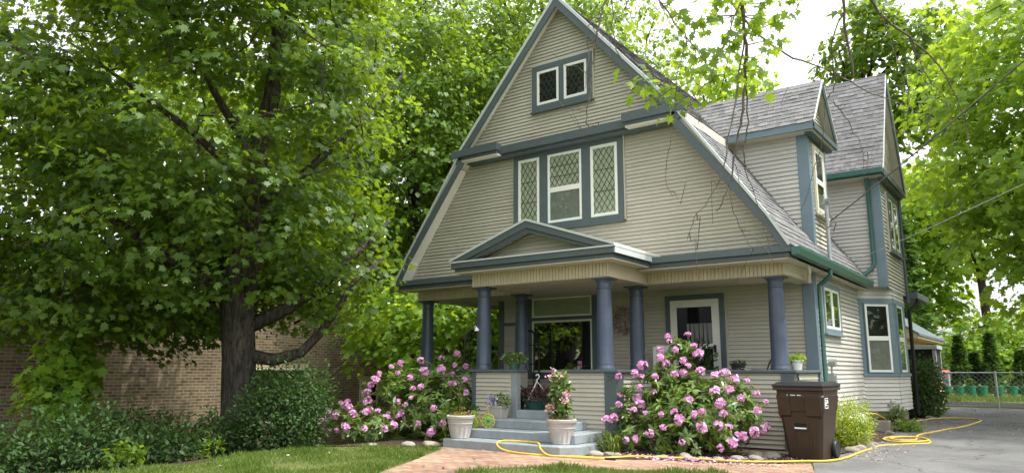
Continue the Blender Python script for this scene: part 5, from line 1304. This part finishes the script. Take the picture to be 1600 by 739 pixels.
def rail_things():
    t = thing('table_runner', 'pale folded cloth lying on the porch rail', 'cloth', (3.25, .15, ZCAP)); mb = MB()
    n = 24; v = []
    for i in range(n+1):
        xx = 2.95+.62*i/n
        for j in range(5): yy = .02+.26*j/4; v.append((xx, yy, ZCAP+.014+.010*math.sin(i*1.1+j)+.008*math.sin(i*.5)))
    mb.add(v, [(i*5+j, (i+1)*5+j, (i+1)*5+j+1, i*5+j+1) for i in range(n) for j in range(4)]); mb.build('cloth', 'soffitw', t, smooth=2)
    # bistro chair
    x, y, z = 3.72, .78, ZF; t = thing('bistro_chair', 'dark metal bistro chair with arched scroll back behind the right column', 'chair', (x, y, z))
    mb = MB(); mb.lathe((x, y, z+.44), [(.20, 0), (.20, .015)], 24); mb.build('seat', 'black', t)
    mb = MB(); arc = [(x-.22*math.cos(a), y+.16+.02*math.sin(a), z+.46+.48*math.sin(a)) for a in [math.pi*k/14 for k in range(15)]]; mb.tube(arc, .012, 8)
    for k in (-.12, -.06, 0, .06, .12): mb.tube([(x+k, y+.17, z+.46), (x+k*1.1, y+.17, z+.46+.46*math.sqrt(max(0, 1-(k/.22)**2)))], .006, 6)
    mb.tube([(x-.1*math.cos(a), y+.168, z+.62+.1*math.sin(a)) for a in [math.pi*2*k/16 for k in range(17)]], .006, 6); mb.build('backrest', 'black', t, smooth=True)
    for dx, dy in ((-.15, -.15), (.15, -.15), (-.15, .15), (.15, .15)): MB().tube([(x+dx, y+dy, z+.44), (x+dx*1.25, y+dy*1.25, z)], .011, 8).build('leg', 'black', t, smooth=True)
    # white plastic chair
    x, y, z = 1.56, .92, ZF; t = thing('plastic_chair', 'white plastic chair with slotted back beside the storm door', 'chair', (x, y, z))
    MB().box(x-.24, x+.24, y-.24, y+.24, z+.40, z+.44).build('seat', 'whitex', t, bevel=.015)
    mb = MB(); mb.box(x-.24, x-.17, y+.20, y+.235, z+.44, z+1.12); mb.box(x+.17, x+.24, y+.20, y+.235, z+.44, z+1.12); mb.box(x-.17, x+.17, y+.20, y+.235, z+1.02, z+1.14); mb.box(x-.17, x+.17, y+.20, y+.235, z+.44, z+.54)
    for k in range(6): mb.box(x-.155+k*.055, x-.12+k*.055, y+.205, y+.228, z+.54, z+1.02)
    mb.build('backrest', 'whitex', t, bevel=.006)
    for dx, dy in ((-.21, -.21), (.21, -.21), (-.21, .21), (.21, .21)): MB().bar((x+dx*.95, y+dy*.95, z+.40), (x+dx*1.1, y+dy*1.1, z), .045, .045).build('leg', 'whitex', t, bevel=.006)
    for s in (-1, 1): MB().box(x+s*.25-.025, x+s*.25+.025, y-.22, y+.22, z+.62, z+.65).build('armrest', 'whitex', t, bevel=.01)
    # wreath
    c = np.array([.55, 1.40, 2.37]); t = thing('wreath', 'round wreath of dried pale pink flowers hung on the porch wall', 'wreath', tuple(c))
    MB().tube([(c[0]+.19*math.cos(a), 1.43, c[2]+.19*math.sin(a)) for a in [k*2*math.pi/24 for k in range(25)]], .03, 8, cap=False).build('ring', 'twig', t, smooth=2)
    n = 620; a = RNG.uniform(0, 6.283, n); rr = .19+RNG.normal(size=n)*.045
    pos = np.column_stack([c[0]+rr*np.cos(a), 1.42-RNG.random(n)*.07, c[2]+rr*np.sin(a)])
    leaf_mesh('dried_flowers', pos, nrm(RNG.normal(size=(n, 3))+np.array([0, -.5, 0])), nrm(RNG.normal(size=(n, 3))*.5+np.array([0, -1, 0])), RNG.uniform(.03, .06, n), 'wreathm', 'petal', RNG.random(n), t)
    # arched iron glider frames on the left of the porch
    for x, y, l in ((-2.45, .35, 'dark arched iron frame at the open left end of the porch'), (-1.5, 1.05, 'dark arched iron frame beside the picture window')):
        t = thing('iron_trellis', l, 'trellis', (x, y, ZF)); T = frame((x, y, ZF), (.5, .87, 0), (.87, -.5, 0))
        h = 1.5; mb = MB(T)
        out = [(-.22, 0, 0), (-.22, 0, h-.35)]+[(-.22*math.cos(a), 0, h-.35+.35*math.sin(a)) for a in [math.pi*k/10 for k in range(1, 10)]]+[(.22, 0, h-.35), (.22, 0, 0)]
        mb.tube(out, .022, 8); mb.tube([(-.1, 0, 0), (-.1, 0, h-.06)], .012, 6); mb.tube([(.1, 0, 0), (.1, 0, h-.06)], .012, 6)
        for z in (.35, .8, 1.2): mb.tube([(-.22, 0, z), (.22, 0, z)], .012, 6)
        mb.build('frame', 'black', t, smooth=True)
    # clip lamp on the column
    t = thing('clip_lamp', 'small white clip lamp fixed to the front left portico column', 'lamp', (-.98, -1.40, 2.12))
    mb = MB(); mb.lathe((-.95, -1.42, 2.08), [(.045, 0), (.04, .03), (.018, .06)], 14); mb.build('shade', 'whitex', t, smooth=True)
    mb = MB(); mb.tube([(-.95, -1.42, 2.14), (-.98, -1.42, 2.17), (-1.01, -1.41, 2.16), (-1.01, -1.39, 2.13)], .009, 6); mb.build('arm', 'whitex', t, smooth=True)
rail_things()

# ================================================================== BIN
def wheeled_bin():
    X, Y, Z = 4.60, -.73, gz(4.6, -.7)+.014
    t = thing('wheeled_bin', 'tall brown wheeled trash bin with black lid at the house corner', 'trash bin', (X, Y, Z)); T = Matrix.Translation((X, Y, Z)) @ Matrix.Rotation(R(-4), 4, 'Z')
    w0, w1, d0, d1, h = .235, .325, .26, .36, .94
    def hw(z): return lerp(w0, w1, z/h)
    def hd(z): return lerp(d0, d1, z/h)
    import bmesh
    mb = MB(T)
    lev = [(0, .93), (.02, 1), (.30, 1), (.64, 1), (.66, 1.05), (.86, 1.045), (.88, 1.0), (h, 1.0)]
    ring = []
    c = .045
    for z, k in lev:
        a, b = hw(z)*k, hd(z)*k
        ring.append([(-a+c, -b, z), (a-c, -b, z), (a, -b+c, z), (a, b-c, z), (a-c, b, z), (-a+c, b, z), (-a, b-c, z), (-a, -b+c, z)])
    v = sum(ring, []); f = [tuple(range(7, -1, -1))]
    for i in range(len(lev)-1):
        for k in range(8): f.append((i*8+k, i*8+(k+1) % 8, (i+1)*8+(k+1) % 8, (i+1)*8+k))
    f.append(tuple((len(lev)-1)*8+k for k in range(8))); mb.add(v, f)
    mb.box(-w1-.025, w1+.025, -d1-.03, d1+.02, h, h+.045)
    mb.build('body', 'brown', t, bevel=.008)
    yf = lambda z: -hd(z)
    mb = MB(T)                                           # ribs and raised panels of the front
    for x in (-.13, .10): mb.add([(x, yf(.02)-.012, .03), (x+.03, yf(.02)-.012, .03), (x+.03, yf(.36)-.012, .38), (x, yf(.36)-.012, .38), (x, yf(.02)+.02, .03), (x+.03, yf(.02)+.02, .03), (x+.03, yf(.36)+.02, .38), (x, yf(.36)+.02, .38)], [(0, 1, 2, 3), (0, 3, 7, 4), (1, 5, 6, 2), (3, 2, 6, 7)])
    for x0, x1 in ((-.30, -.12), (.08, .30)): mb.add([(x0, yf(.66)-.020, .60), (x1, yf(.66)-.020, .60), (x1, yf(.84)-.032, .86), (x0, yf(.84)-.032, .86), (x0+.02, yf(.6)+.01, .56), (x1-.02, yf(.6)+.01, .56), (x1-.0, yf(.84)+.02, .885), (x0+.0, yf(.84)+.02, .885)], [(0, 1, 2, 3), (4, 5, 1, 0), (3, 2, 6, 7), (0, 3, 7, 4), (1, 5, 6, 2)])
    mb.box(-.12, .10, yf(.50)-.016, yf(.50)+.05, .395, .412); mb.box(-.12, -.095, yf(.47)-.018, yf(.47)+.05, .40, .50); mb.box(.075, .10, yf(.47)-.018, yf(.47)+.05, .40, .50)
    mb.build('front_panel', 'brown', t, bevel=.006)
    MB(T).box(-.095, .075, yf(.46)-.006, yf(.46)+.02, .412, .50).build('handle_recess', 'dark', t)
    MB(T).tube([(-.09, yf(.44)-.014, .425), (.07, yf(.44)-.014, .425)], .011, 8).build('catch_bar', 'whitex', t, smooth=True)
    # faint white stamped marks under the rim (too worn to read)
    mb = MB(T)
    for x, w in ((-.16, .012), (-.11, .022), (-.085, .018), (-.064, .016), (-.02, .016), (.0, .02), (.022, .012)): mb.box(x, x+w, yf(.88)-.007, yf(.88)+.01, .868, .882)
    mb.build('stamped_mark', 'whitex', t)
    T2 = T
    mb = MB(T2); xs_ = hw(.78)*1.045; mb.box(xs_-.004, xs_+.006, -.27, -.14, .70, .84); st = mb.build('sticker', 'whitex', t)
    mb = MB(T2); 
    for z0, z1, y0, y1 in ((.815, .83, -.26, -.15), (.785, .80, -.26, -.19), (.745, .77, -.22, -.15), (.715, .735, -.26, -.16)): mb.box(xs_+.004, xs_+.008, y0, y1, z0, z1)
    mb.build('sticker_print', 'black', st)
    mb = MB(T); a, b = w1+.035, d1+.04
    v = [(-a, -b, h+.047), (a, -b, h+.047), (a, b-.02, h+.047), (-a, b-.02, h+.047), (-a, -b, h+.075), (a, -b, h+.075), (a, b-.02, h+.085), (-a, b-.02, h+.085), (-a+.06, -b+.10, h+.115), (a-.06, -b+.10, h+.115), (a-.06, b-.08, h+.125), (-a+.06, b-.08, h+.125)]
    mb.add(v, [(3, 2, 1, 0), (0, 1, 5, 4), (1, 2, 6, 5), (2, 3, 7, 6), (3, 0, 4, 7), (4, 5, 9, 8), (5, 6, 10, 9), (6, 7, 11, 10), (7, 4, 8, 11), (8, 9, 10, 11)]); mb.build('lid', 'blackp', t, bevel=.012)
    mb = MB(T); mb.tube([(-.26, d1+.08, h-.0), (.26, d1+.08, h-.0)], .016, 8); mb.bar((-.26, d1, h+.0), (-.26, d1+.08, h), .03, .03); mb.bar((.26, d1, h), (.26, d1+.08, h), .03, .03); mb.build('handle', 'blackp', t, smooth=True)
    for s in (-1, 1):
        mb = MB(T); cx = s*(w0+.035)
        mb.T = T @ Matrix.Translation((cx, d0-.02, .125)) @ Matrix.Rotation(R(90), 4, 'Y'); mb.lathe((0, 0, 0), [(.06, -.025), (.115, -.03), (.125, -.015), (.125, .015), (.115, .03), (.06, .025)], 24); mb.build('wheel', 'blackp', t, smooth=True)
wheeled_bin()

# ================================================================== HOSE
def smooth_path(P, n=8):
    P = [Vector(p) for p in P]; out = []
    for i in range(len(P)-1):
        a, b, c, d = P[max(i-1, 0)], P[i], P[i+1], P[min(i+2, len(P)-1)]
        for k in range(n):
            t = k/n; out.append(.5*((2*b)+(c-a)*t+(2*a-5*b+4*c-d)*t*t+(3*b-a-3*c+d)*t**3))
    out.append(P[-1]); return out
def hose():
    path = [(2.35, -2.64, .17), (1.91, -2.74, .17), (1.37, -2.80, .17), (.95, -2.80, .175), (.66, -2.76, .20), (.52, -2.72, .27), (.55, -2.60, .312), (.80, -2.50, .31), (1.05, -2.52, .31), (1.22, -2.62, .31), (1.36, -2.76, .24), (1.55, -2.80, .172), (1.94, -2.66, .172), (2.24, -2.60, .172), (2.40, -2.40, .172), (2.58, -2.20, .18), (2.99, -2.07, .18), (3.31, -1.95, .18), (3.94, -1.86, .175), (4.36, -1.58, .175), (4.67, -1.32, .18), (4.92, -1.08, .18), (5.02, -.55, .18), (5.02, .35, .18), (5.06, 1.1, .185), (5.11, 1.56, .19),
            (5.44, 1.98, .2), (5.68, 2.23, .21), (5.62, 2.75, .22), (5.30, 3.05, .23), (5.02, 2.9, .23), (4.98, 2.4, .225), (5.20, 2.0, .23), (5.52, 2.1, .235), (5.66, 2.5, .24), (5.45, 2.95, .245), (5.15, 2.75, .25), (5.12, 2.3, .245), (5.33, 2.12, .245),
            (5.45, 2.6, .23), (5.38, 3.49, .245), (5.60, 4.60, .265), (5.70, 5.1, .275), (5.83, 5.50, .285), (5.98, 6.6, .305), (6.04, 7.5, .325), (5.83, 7.95, .335), (5.40, 7.95, .335), (5.1, 7.4, .33), (4.95, 6.6, .325), (4.82, 6.0, .34), (4.72, 5.2, .42), (4.68, 4.75, .40), (4.64, 4.3, .50), (4.6, 3.8, .58), (4.45, 3.3, .60)]
    t = thing('garden_hose', 'yellow garden hose looped from the steps past the bin to a coil on the driveway', 'hose', (3, -2.4, .16))
    MB().tube(smooth_path(path, 7), .0155, 8).build('hose', 'hose', t, smooth=2)
    MB().tube([(2.34, -2.64, .17), (2.42, -2.63, .17), (2.43, -2.63, .17), (2.50, -2.62, .17)], [.017, .017, .022, .022], 10).build('connector', 'blackp', t, smooth=True)
hose()

# ================================================================== STONES, STATUE, BAG
def rocks():
    L = [(3.90, -1.00, .15), (4.12, -.98, .16), (4.02, -1.38, .13), (3.80, -1.52, .12), (3.60, -1.68, .10), (3.22, -1.90, .14), (2.92, -2.02, .11), (3.43, -1.84, .09), (2.30, -2.22, .10), (1.98, -2.28, .13), (2.1, -2.05, .09),
         (4.92, .75, .15), (4.98, 1.12, .17), (4.86, .42, .14), (4.97, 1.5, .12), (4.88, 3.6, .11), (4.86, 4.4, .12), (4.98, 5.4, .12), (4.92, 6.1, .13), (4.98, 6.9, .12), (5.05, 7.7, .13), (5.12, 8.6, .13), (4.93, 5.0, .10),
         (-.86, -2.68, .16), (-1.16, -2.92, .15), (-1.66, -3.22, .10), (-2.35, -3.80, .09)]
    G = ('round stone bordering the bed below the right rhododendron', 'flat stone edging the driveway bed at the house side', 'pale stone edging the bed below the left rhododendron')
    for i, (x, y, r) in enumerate(L):
        g = 0 if i < 11 else 1 if i < 23 else 2
        o = MB().blob((x, y, gz(x, y)+r*.08), (r*.85, r*.70, r*.50), 3, .16, i+20, random.uniform(.75, 1.25)).build('stone', 'rock', None, smooth=2)
        tag(o, G[g], 'stone', G[g].replace('stone', 'stones', 1))
rocks()
def mound():
    o = MB().blob((4.62, 5.2, .20), (.42, 1.0, .30), 3, .12, 3).build('soil_heap', 'soil', None, smooth=2); tag(o, 'dark soil heap against the bay window foundation', 'soil heap')
mound()
def statue():
    x, y, z = 4.78, 4.78, .42
    t = thing('garden_statue', 'small grey stone figure of a robed child among ferns below the bay window', 'statue', (x, y, z))
    MB().box(x-.10, x+.10, y-.10, y+.10, z-.06, z+.02).build('plinth', 'stat', t, bevel=.01)
    mb = MB(); mb.lathe((x, y, z+.02), [(.085, 0), (.088, .02), (.07, .10), (.052, .18), (.058, .24), (.05, .27), (.022, .285), (.022, .30)], 18, sy=.85)
    mb.blob((x, y-.005, z+.345), (.045, .047, .052), 2, .03, 2); mb.blob((x, y-.05, z+.34), (.008, .012, .01), 1, .02, 2); mb.blob((x, y+.01, z+.36), (.05, .05, .045), 2, .12, 5)
    for s in (-1, 1):
        mb.tube([(x+s*.052, y, z+.265), (x+s*.075, y-.02, z+.21), (x+s*.05, y-.07, z+.20), (x+s*.012, y-.085, z+.215)], [.022, .019, .015, .012], 8)
        for k in range(4): mb.tube([(x+s*.012, y-.085, z+.205+k*.006), (x+s*.0, y-.10, z+.215+k*.006)], .004, 5)
        mb.add([(x+s*.02, y+.05, z+.27), (x+s*.11, y+.075, z+.33), (x+s*.12, y+.08, z+.26), (x+s*.085, y+.075, z+.17), (x+s*.03, y+.055, z+.15)], [(0, 1, 2, 3, 4)])
    mb.build('figure', 'stat', t, smooth=True)
    make_shrub('fern', 'little green fern growing round the stone garden figure', 'plant', (x+.05, y-.12, z-.04), [((x+.12, y-.12, z+.16), (.13, .10, .09)), ((x-.12, y-.1, z+.08), (.09, .08, .08))], 150, .085, 'back', 'long', lo=.1, stems=8)
    t = thing('cinder_block', 'weathered grey concrete block at the bed edge below the statue', 'block', (4.62, 4.1, .22)); mb = MB()
    a, b, c, d, e, f_ = 4.42, 4.82, 3.98, 4.18, .2, .44
    mb.box(a, b, c, c+.03, e, f_); mb.box(a, b, d-.03, d, e, f_)
    for k in (a, (a+b)/2-.015, b-.03): mb.box(k, k+.03, c+.03, d-.03, e, f_)
    mb.build('block', 'found', t, bevel=.006)
    t = thing('soil_bag', 'white and green plastic soil bag lying behind the yellow shrub', 'bag', (4.5, 2.9, .3))
    mb = MB(); mb.blob((4.50, 2.75, .50), (.17, .34, .16), 3, .10, 9); mb.build('bag', 'bagw', t, smooth=2); mb = MB(); mb.blob((4.505, 2.75, .455), (.175, .33, .13), 3, .10, 9); mb.build('print_band', 'bagg', t, smooth=2)
    t = thing('stone_slab', 'grey stone slab under the soil bag', 'slab', (4.5, 2.75, .2)); MB().box(4.32, 4.68, 2.4, 3.1, .18, .37).build('slab', 'found', t, bevel=.01)
statue()
def lily(x, y, label):
    n = 150; b = gz(x, y); t = thing('daylily', label, 'plant', (x, y, b)); a = RNG.uniform(0, 6.283, n)
    d = np.column_stack([np.cos(a), np.sin(a), RNG.uniform(.5, 2.2, n)]); pos = np.column_stack([x+RNG.normal(size=n)*.06, y+RNG.normal(size=n)*.06, np.full(n, b)])
    mb = MB()
    for i in range(n):
        L = RNG.uniform(.28, .5); dv = Vector(d[i]).normalized(); p = Vector(pos[i]); h = Vector((dv.x, dv.y, 0)); s = Vector((-dv.y, dv.x, 0)).normalized()*.007
        q1 = p+dv*L*.55; q2 = p+dv*L*.8+h*L*.15; q3 = p+dv*L*.85+h*L*.42+Vector((0, 0, -.06)); tt = float(RNG.random())
        mb.add([p-s, p+s, q1+s, q1-s, q2+s*.7, q2-s*.7, q3], [(0, 1, 2, 3), (3, 2, 4, 5), (5, 4, 6)], tt)
    mb.build('foliage', 'grass', t)
lily(1.98, -1.75, 'clump of arching grassy daylily leaves beside the right urn')
bush(-1.05, -1.95, .22, .25, .75, 330, .07, 'lime', 'fern like seedling with bright leaflets beside the left urn', name='seedling', group=None, shoot=.1)

# ================================================================== CABLES AND OVERHANGING BRANCHES
def sag(p, q, s, n=24):
    p, q = Vector(p), Vector(q); return [p+(q-p)*(i/n)+Vector((0, 0, -s*4*(i/n)*(1-i/n))) for i in range(n+1)]
def cables():
    t = thing('utility_pole', 'wooden utility pole holding the service cables outside the right edge', 'pole', (11.3, -3, 0))
    MB().lathe((11.3, -3.0, -.3), [(.15, 0), (.11, 8.6)], 14).build('pole', 'bark', t, smooth=True); MB().box(11.24, 11.36, -3.7, -2.3, 7.9, 8.02).build('crossarm', 'bark', t)
    tp = (8.3, -9.0, 5.6)
    a = (4.52, 1.86, 4.02)
    t = thing('power_cable', 'twisted service cable running from the dormer mast up to the right', 'cable', a)
    mb = MB(); P = sag(a, (11.2, -2.9, 7.55), .16, 60); mb.tube(P, .011, 6)
    mb.tube([p+Vector((.012*math.sin(i*1.9), .012*math.cos(i*1.9), .012*math.cos(i*1.9))) for i, p in enumerate(P)], .007, 5); mb.build('conductor', 'wire', t, smooth=2)
    t = thing('phone_cable', 'thin pale cable crossing below the service cable to the rear wing wall', 'cable', (4.22, 5.1, 3.72))
    MB().tube(sag((4.22, 5.1, 3.72), (11.2, -3.1, 4.9), .10, 50), .0065, 5).build('conductor', 'wirel', t, smooth=2)
cables()

def overhang():
    """street-side maple: trunk outside the right edge, twigs hanging in front of the gable"""
    bx, by = 10.2, -6.2
    t = thing('maple_tree', 'street maple with bare hanging twigs and pale leaves in front of the gable', 'tree', (bx, by, -.1))
    MB().tube([(bx, by, -.3), (bx, by, .3), (bx-.05, by+.1, 2), (bx-.2, by+.2, 4), (bx-.4, by+.3, 6), (bx-.6, by+.4, 9)], [.42, .34, .29, .26, .2, .1], 16, wob=.08).build('trunk', 'bark', t, smooth=2)
    mb = MB()
    main = [[(bx-.3, by+.2, 4.8), (8.9, -6.0, 6.2), (7.6, -5.8, 6.9), (6.4, -5.6, 6.9), (5.5, -5.45, 6.3), (5.45, -5.39, 5.28)],
            [(7.6, -5.8, 6.9), (6.2, -6.2, 7.2), (5.2, -6.3, 6.6), (4.74, -6.36, 5.06)],
            [(8.9, -6.0, 6.2), (7.8, -5.2, 6.9), (6.9, -4.7, 6.8), (6.2, -4.50, 5.45)],
            [(7.8, -5.2, 6.9), (7.0, -4.6, 6.6), (6.5, -4.2, 6.1), (6.23, -4.1, 5.48)],
            [(6.4, -5.6, 6.9), (5.6, -5.9, 6.6), (5.0, -5.9, 5.9), (4.72, -5.88, 5.1)], [(6.4, -5.6, 6.9), (5.6, -5.5, 6.2), (5.18, -5.2, 5.26)]]
    for m in main: mb.tube(smooth_path(m, 4), [lerp(.085, .022, k/(4*(len(m)-1))) for k in range(4*(len(m)-1)+1)], 8, wob=.08)
    tw = [
     ([(5.45, -5.39, 5.28), (5.45, -5.30, 4.92), (5.42, -5.19, 4.57), (5.38, -5.09, 4.28), (5.32, -5.05, 3.91), (5.21, -4.98, 3.55), (5.10, -4.92, 3.19), (4.98, -4.95, 2.94)], .026),
     ([(5.42, -5.19, 4.57), (5.31, -5.20, 4.00), (5.25, -5.28, 3.60), (5.11, -5.28, 3.11), (4.92, -5.41, 2.80), (4.85, -5.41, 2.61)], .012),
     ([(5.38, -5.09, 4.28), (5.28, -4.81, 3.85), (5.19, -4.66, 3.43), (5.24, -4.38, 2.94), (5.28, -4.27, 2.54)], .012),
     ([(5.10, -4.92, 3.19), (5.10, -4.78, 2.88), (5.17, -4.62, 2.64), (5.24, -4.54, 2.53)], .007),
     ([(5.18, -5.20, 5.26), (5.38, -4.70, 4.84), (5.60, -4.13, 4.70), (5.86, -3.56, 4.69), (6.09, -3.11, 4.55), (6.40, -2.61, 4.44), (6.62, -2.30, 4.33)], .016),
     ([(6.20, -4.50, 5.45), (6.16, -4.29, 4.99), (6.15, -4.08, 4.58), (6.16, -4.02, 4.35)], .026),
     ([(6.23, -4.10, 5.48), (6.39, -3.55, 5.23), (6.58, -3.00, 5.09), (6.77, -2.57, 4.92), (6.91, -2.28, 4.63), (6.97, -2.01, 4.22), (6.98, -1.96, 3.99)], .020),
     ([(6.39, -3.55, 5.23), (6.45, -3.31, 4.93), (6.49, -3.09, 4.62), (6.52, -3.00, 4.33)], .008),
     ([(6.58, -3.00, 5.09), (6.70, -2.70, 4.70), (6.84, -2.41, 4.41), (6.84, -2.28, 3.86)], .009),
     ([(6.16, -4.29, 4.99), (6.01, -4.21, 4.71), (5.96, -3.93, 4.39), (5.83, -3.86, 4.23), (5.74, -3.72, 3.85), (5.52, -3.52, 3.41), (5.38, -3.44, 3.15)], .011),
     ([(5.89, -3.82, 4.23), (5.99, -3.45, 4.02), (6.07, -3.32, 3.74), (6.02, -3.28, 3.39)], .007),
     ([(4.74, -6.36, 5.06), (4.62, -6.40, 4.83), (4.52, -6.42, 4.60), (4.44, -6.41, 4.31), (4.35, -6.34, 3.98), (4.28, -6.31, 3.63), (4.34, -6.26, 3.59), (4.38, -6.24, 3.63)], .016),
     ([(4.52, -6.42, 4.60), (4.46, -6.55, 4.44), (4.43, -6.52, 4.21), (4.38, -6.48, 3.87)], .008),
     ([(4.62, -6.40, 4.83), (4.55, -6.23, 4.41), (4.59, -6.00, 4.10), (4.65, -5.93, 3.95)], .008),
     ([(5.45, -5.30, 4.92), (5.33, -5.53, 4.40), (5.23, -5.65, 4.06), (5.09, -5.71, 3.89), (5.02, -5.85, 3.71)], .010),
     ([(4.72, -5.88, 5.10), (4.89, -5.68, 4.73), (4.99, -5.56, 4.55), (5.10, -5.43, 4.33), (5.13, -5.22, 4.10)], .011),
     ([(4.99, -5.56, 4.55), (4.92, -5.66, 4.20), (4.85, -5.61, 3.78), (4.77, -5.60, 3.45), (4.72, -5.58, 3.17), (4.75, -5.52, 3.02)], .007)]
    skel = []
    for P, r in tw:
        S = smooth_path(P, 5); n = len(S)
        S = [p+Vector(RNG.normal(size=3)*.008) for p in S]; skel += S
        r *= .78; mb.tube(S, [lerp(r, max(.0025, r*.28), k/(n-1)) for k in range(n)], 6, wob=.15)
        for k in range(3, n-2, 4):                        # fine side twigs
            if RNG.random() < .4:
                d = Vector(RNG.normal(size=3)); d.z -= .6; d.normalize(); L = RNG.uniform(.12, .42)
                q = [S[k]+d*L*i/4+Vector(RNG.normal(size=3)*.016*i)+Vector((0, 0, .02*i*i*RNG.choice([-1, .5]))) for i in range(5)]
                mb.tube(q, [.005, .004, .0035, .003, .002], 4)
    cl = np.array([(4.97, -5.43, 4.50), (5.03, -5.35, 4.31), (5.12, -5.31, 4.44), (4.85, -5.43, 4.10), (4.74, -5.54, 4.19), (4.58, -5.64, 4.16), (4.47, -5.71, 4.13), (4.79, -5.44, 3.94), (5.42, -5.19, 4.87), (5.56, -5.06, 4.78), (5.72, -4.97, 4.87), (5.26, -5.29, 4.78), (5.35, -5.20, 4.66), (5.45, -5.07, 4.41), (5.39, -5.05, 4.16), (5.64, -4.96, 4.59), (5.11, -5.41, 4.84), (4.96, -5.52, 4.84), (5.88, -4.86, 4.94), (5.09, -5.27, 4.16), (5.46, -5.03, 4.28), (5.63, -5.06, 4.97), (5.2, -5.3, 5.0), (5.5, -5.1, 5.1), (4.8, -5.6, 5.0)])
    SK = np.array([tuple(p) for p in skel])
    for c in cl:
        j = int(np.argmin(np.linalg.norm(SK-c, axis=1))); mb.tube(curve_pts(SK[j], c, 4, .08, .05), [.007, .006, .005, .004, .003], 5)
    mb.build('branches', 'twig', t, smooth=2)
    pos, tip, nor = [], [], []
    for c in cl:
        for k in range(RNG.integers(10, 17)):
            o = RNG.normal(size=3)*np.array([.13, .13, .085]); pos.append(c+o); tip.append(o*2+np.array([0, 0, -.25])+RNG.normal(size=3)*.06); nor.append(np.array([0, 0, 1])+RNG.normal(size=3)*.45)
    # the higher crown, above the picture
    for i in range(2400):
        c = np.array([RNG.uniform(4.2, 9.6), RNG.uniform(-7.4, -3.6), RNG.uniform(6.9, 10)]); pos.append(c); tip.append(RNG.normal(size=3)+np.array([0, 0, -.3])); nor.append(np.array([0, 0, 1])+RNG.normal(size=3)*.4)
    n = len(pos)
    leaf_mesh('crown', np.array(pos), nrm(np.array(tip)), nrm(np.array(nor)), RNG.uniform(.075, .125, n), 'lime', 'maple', RNG.random(n), t)
overhang()
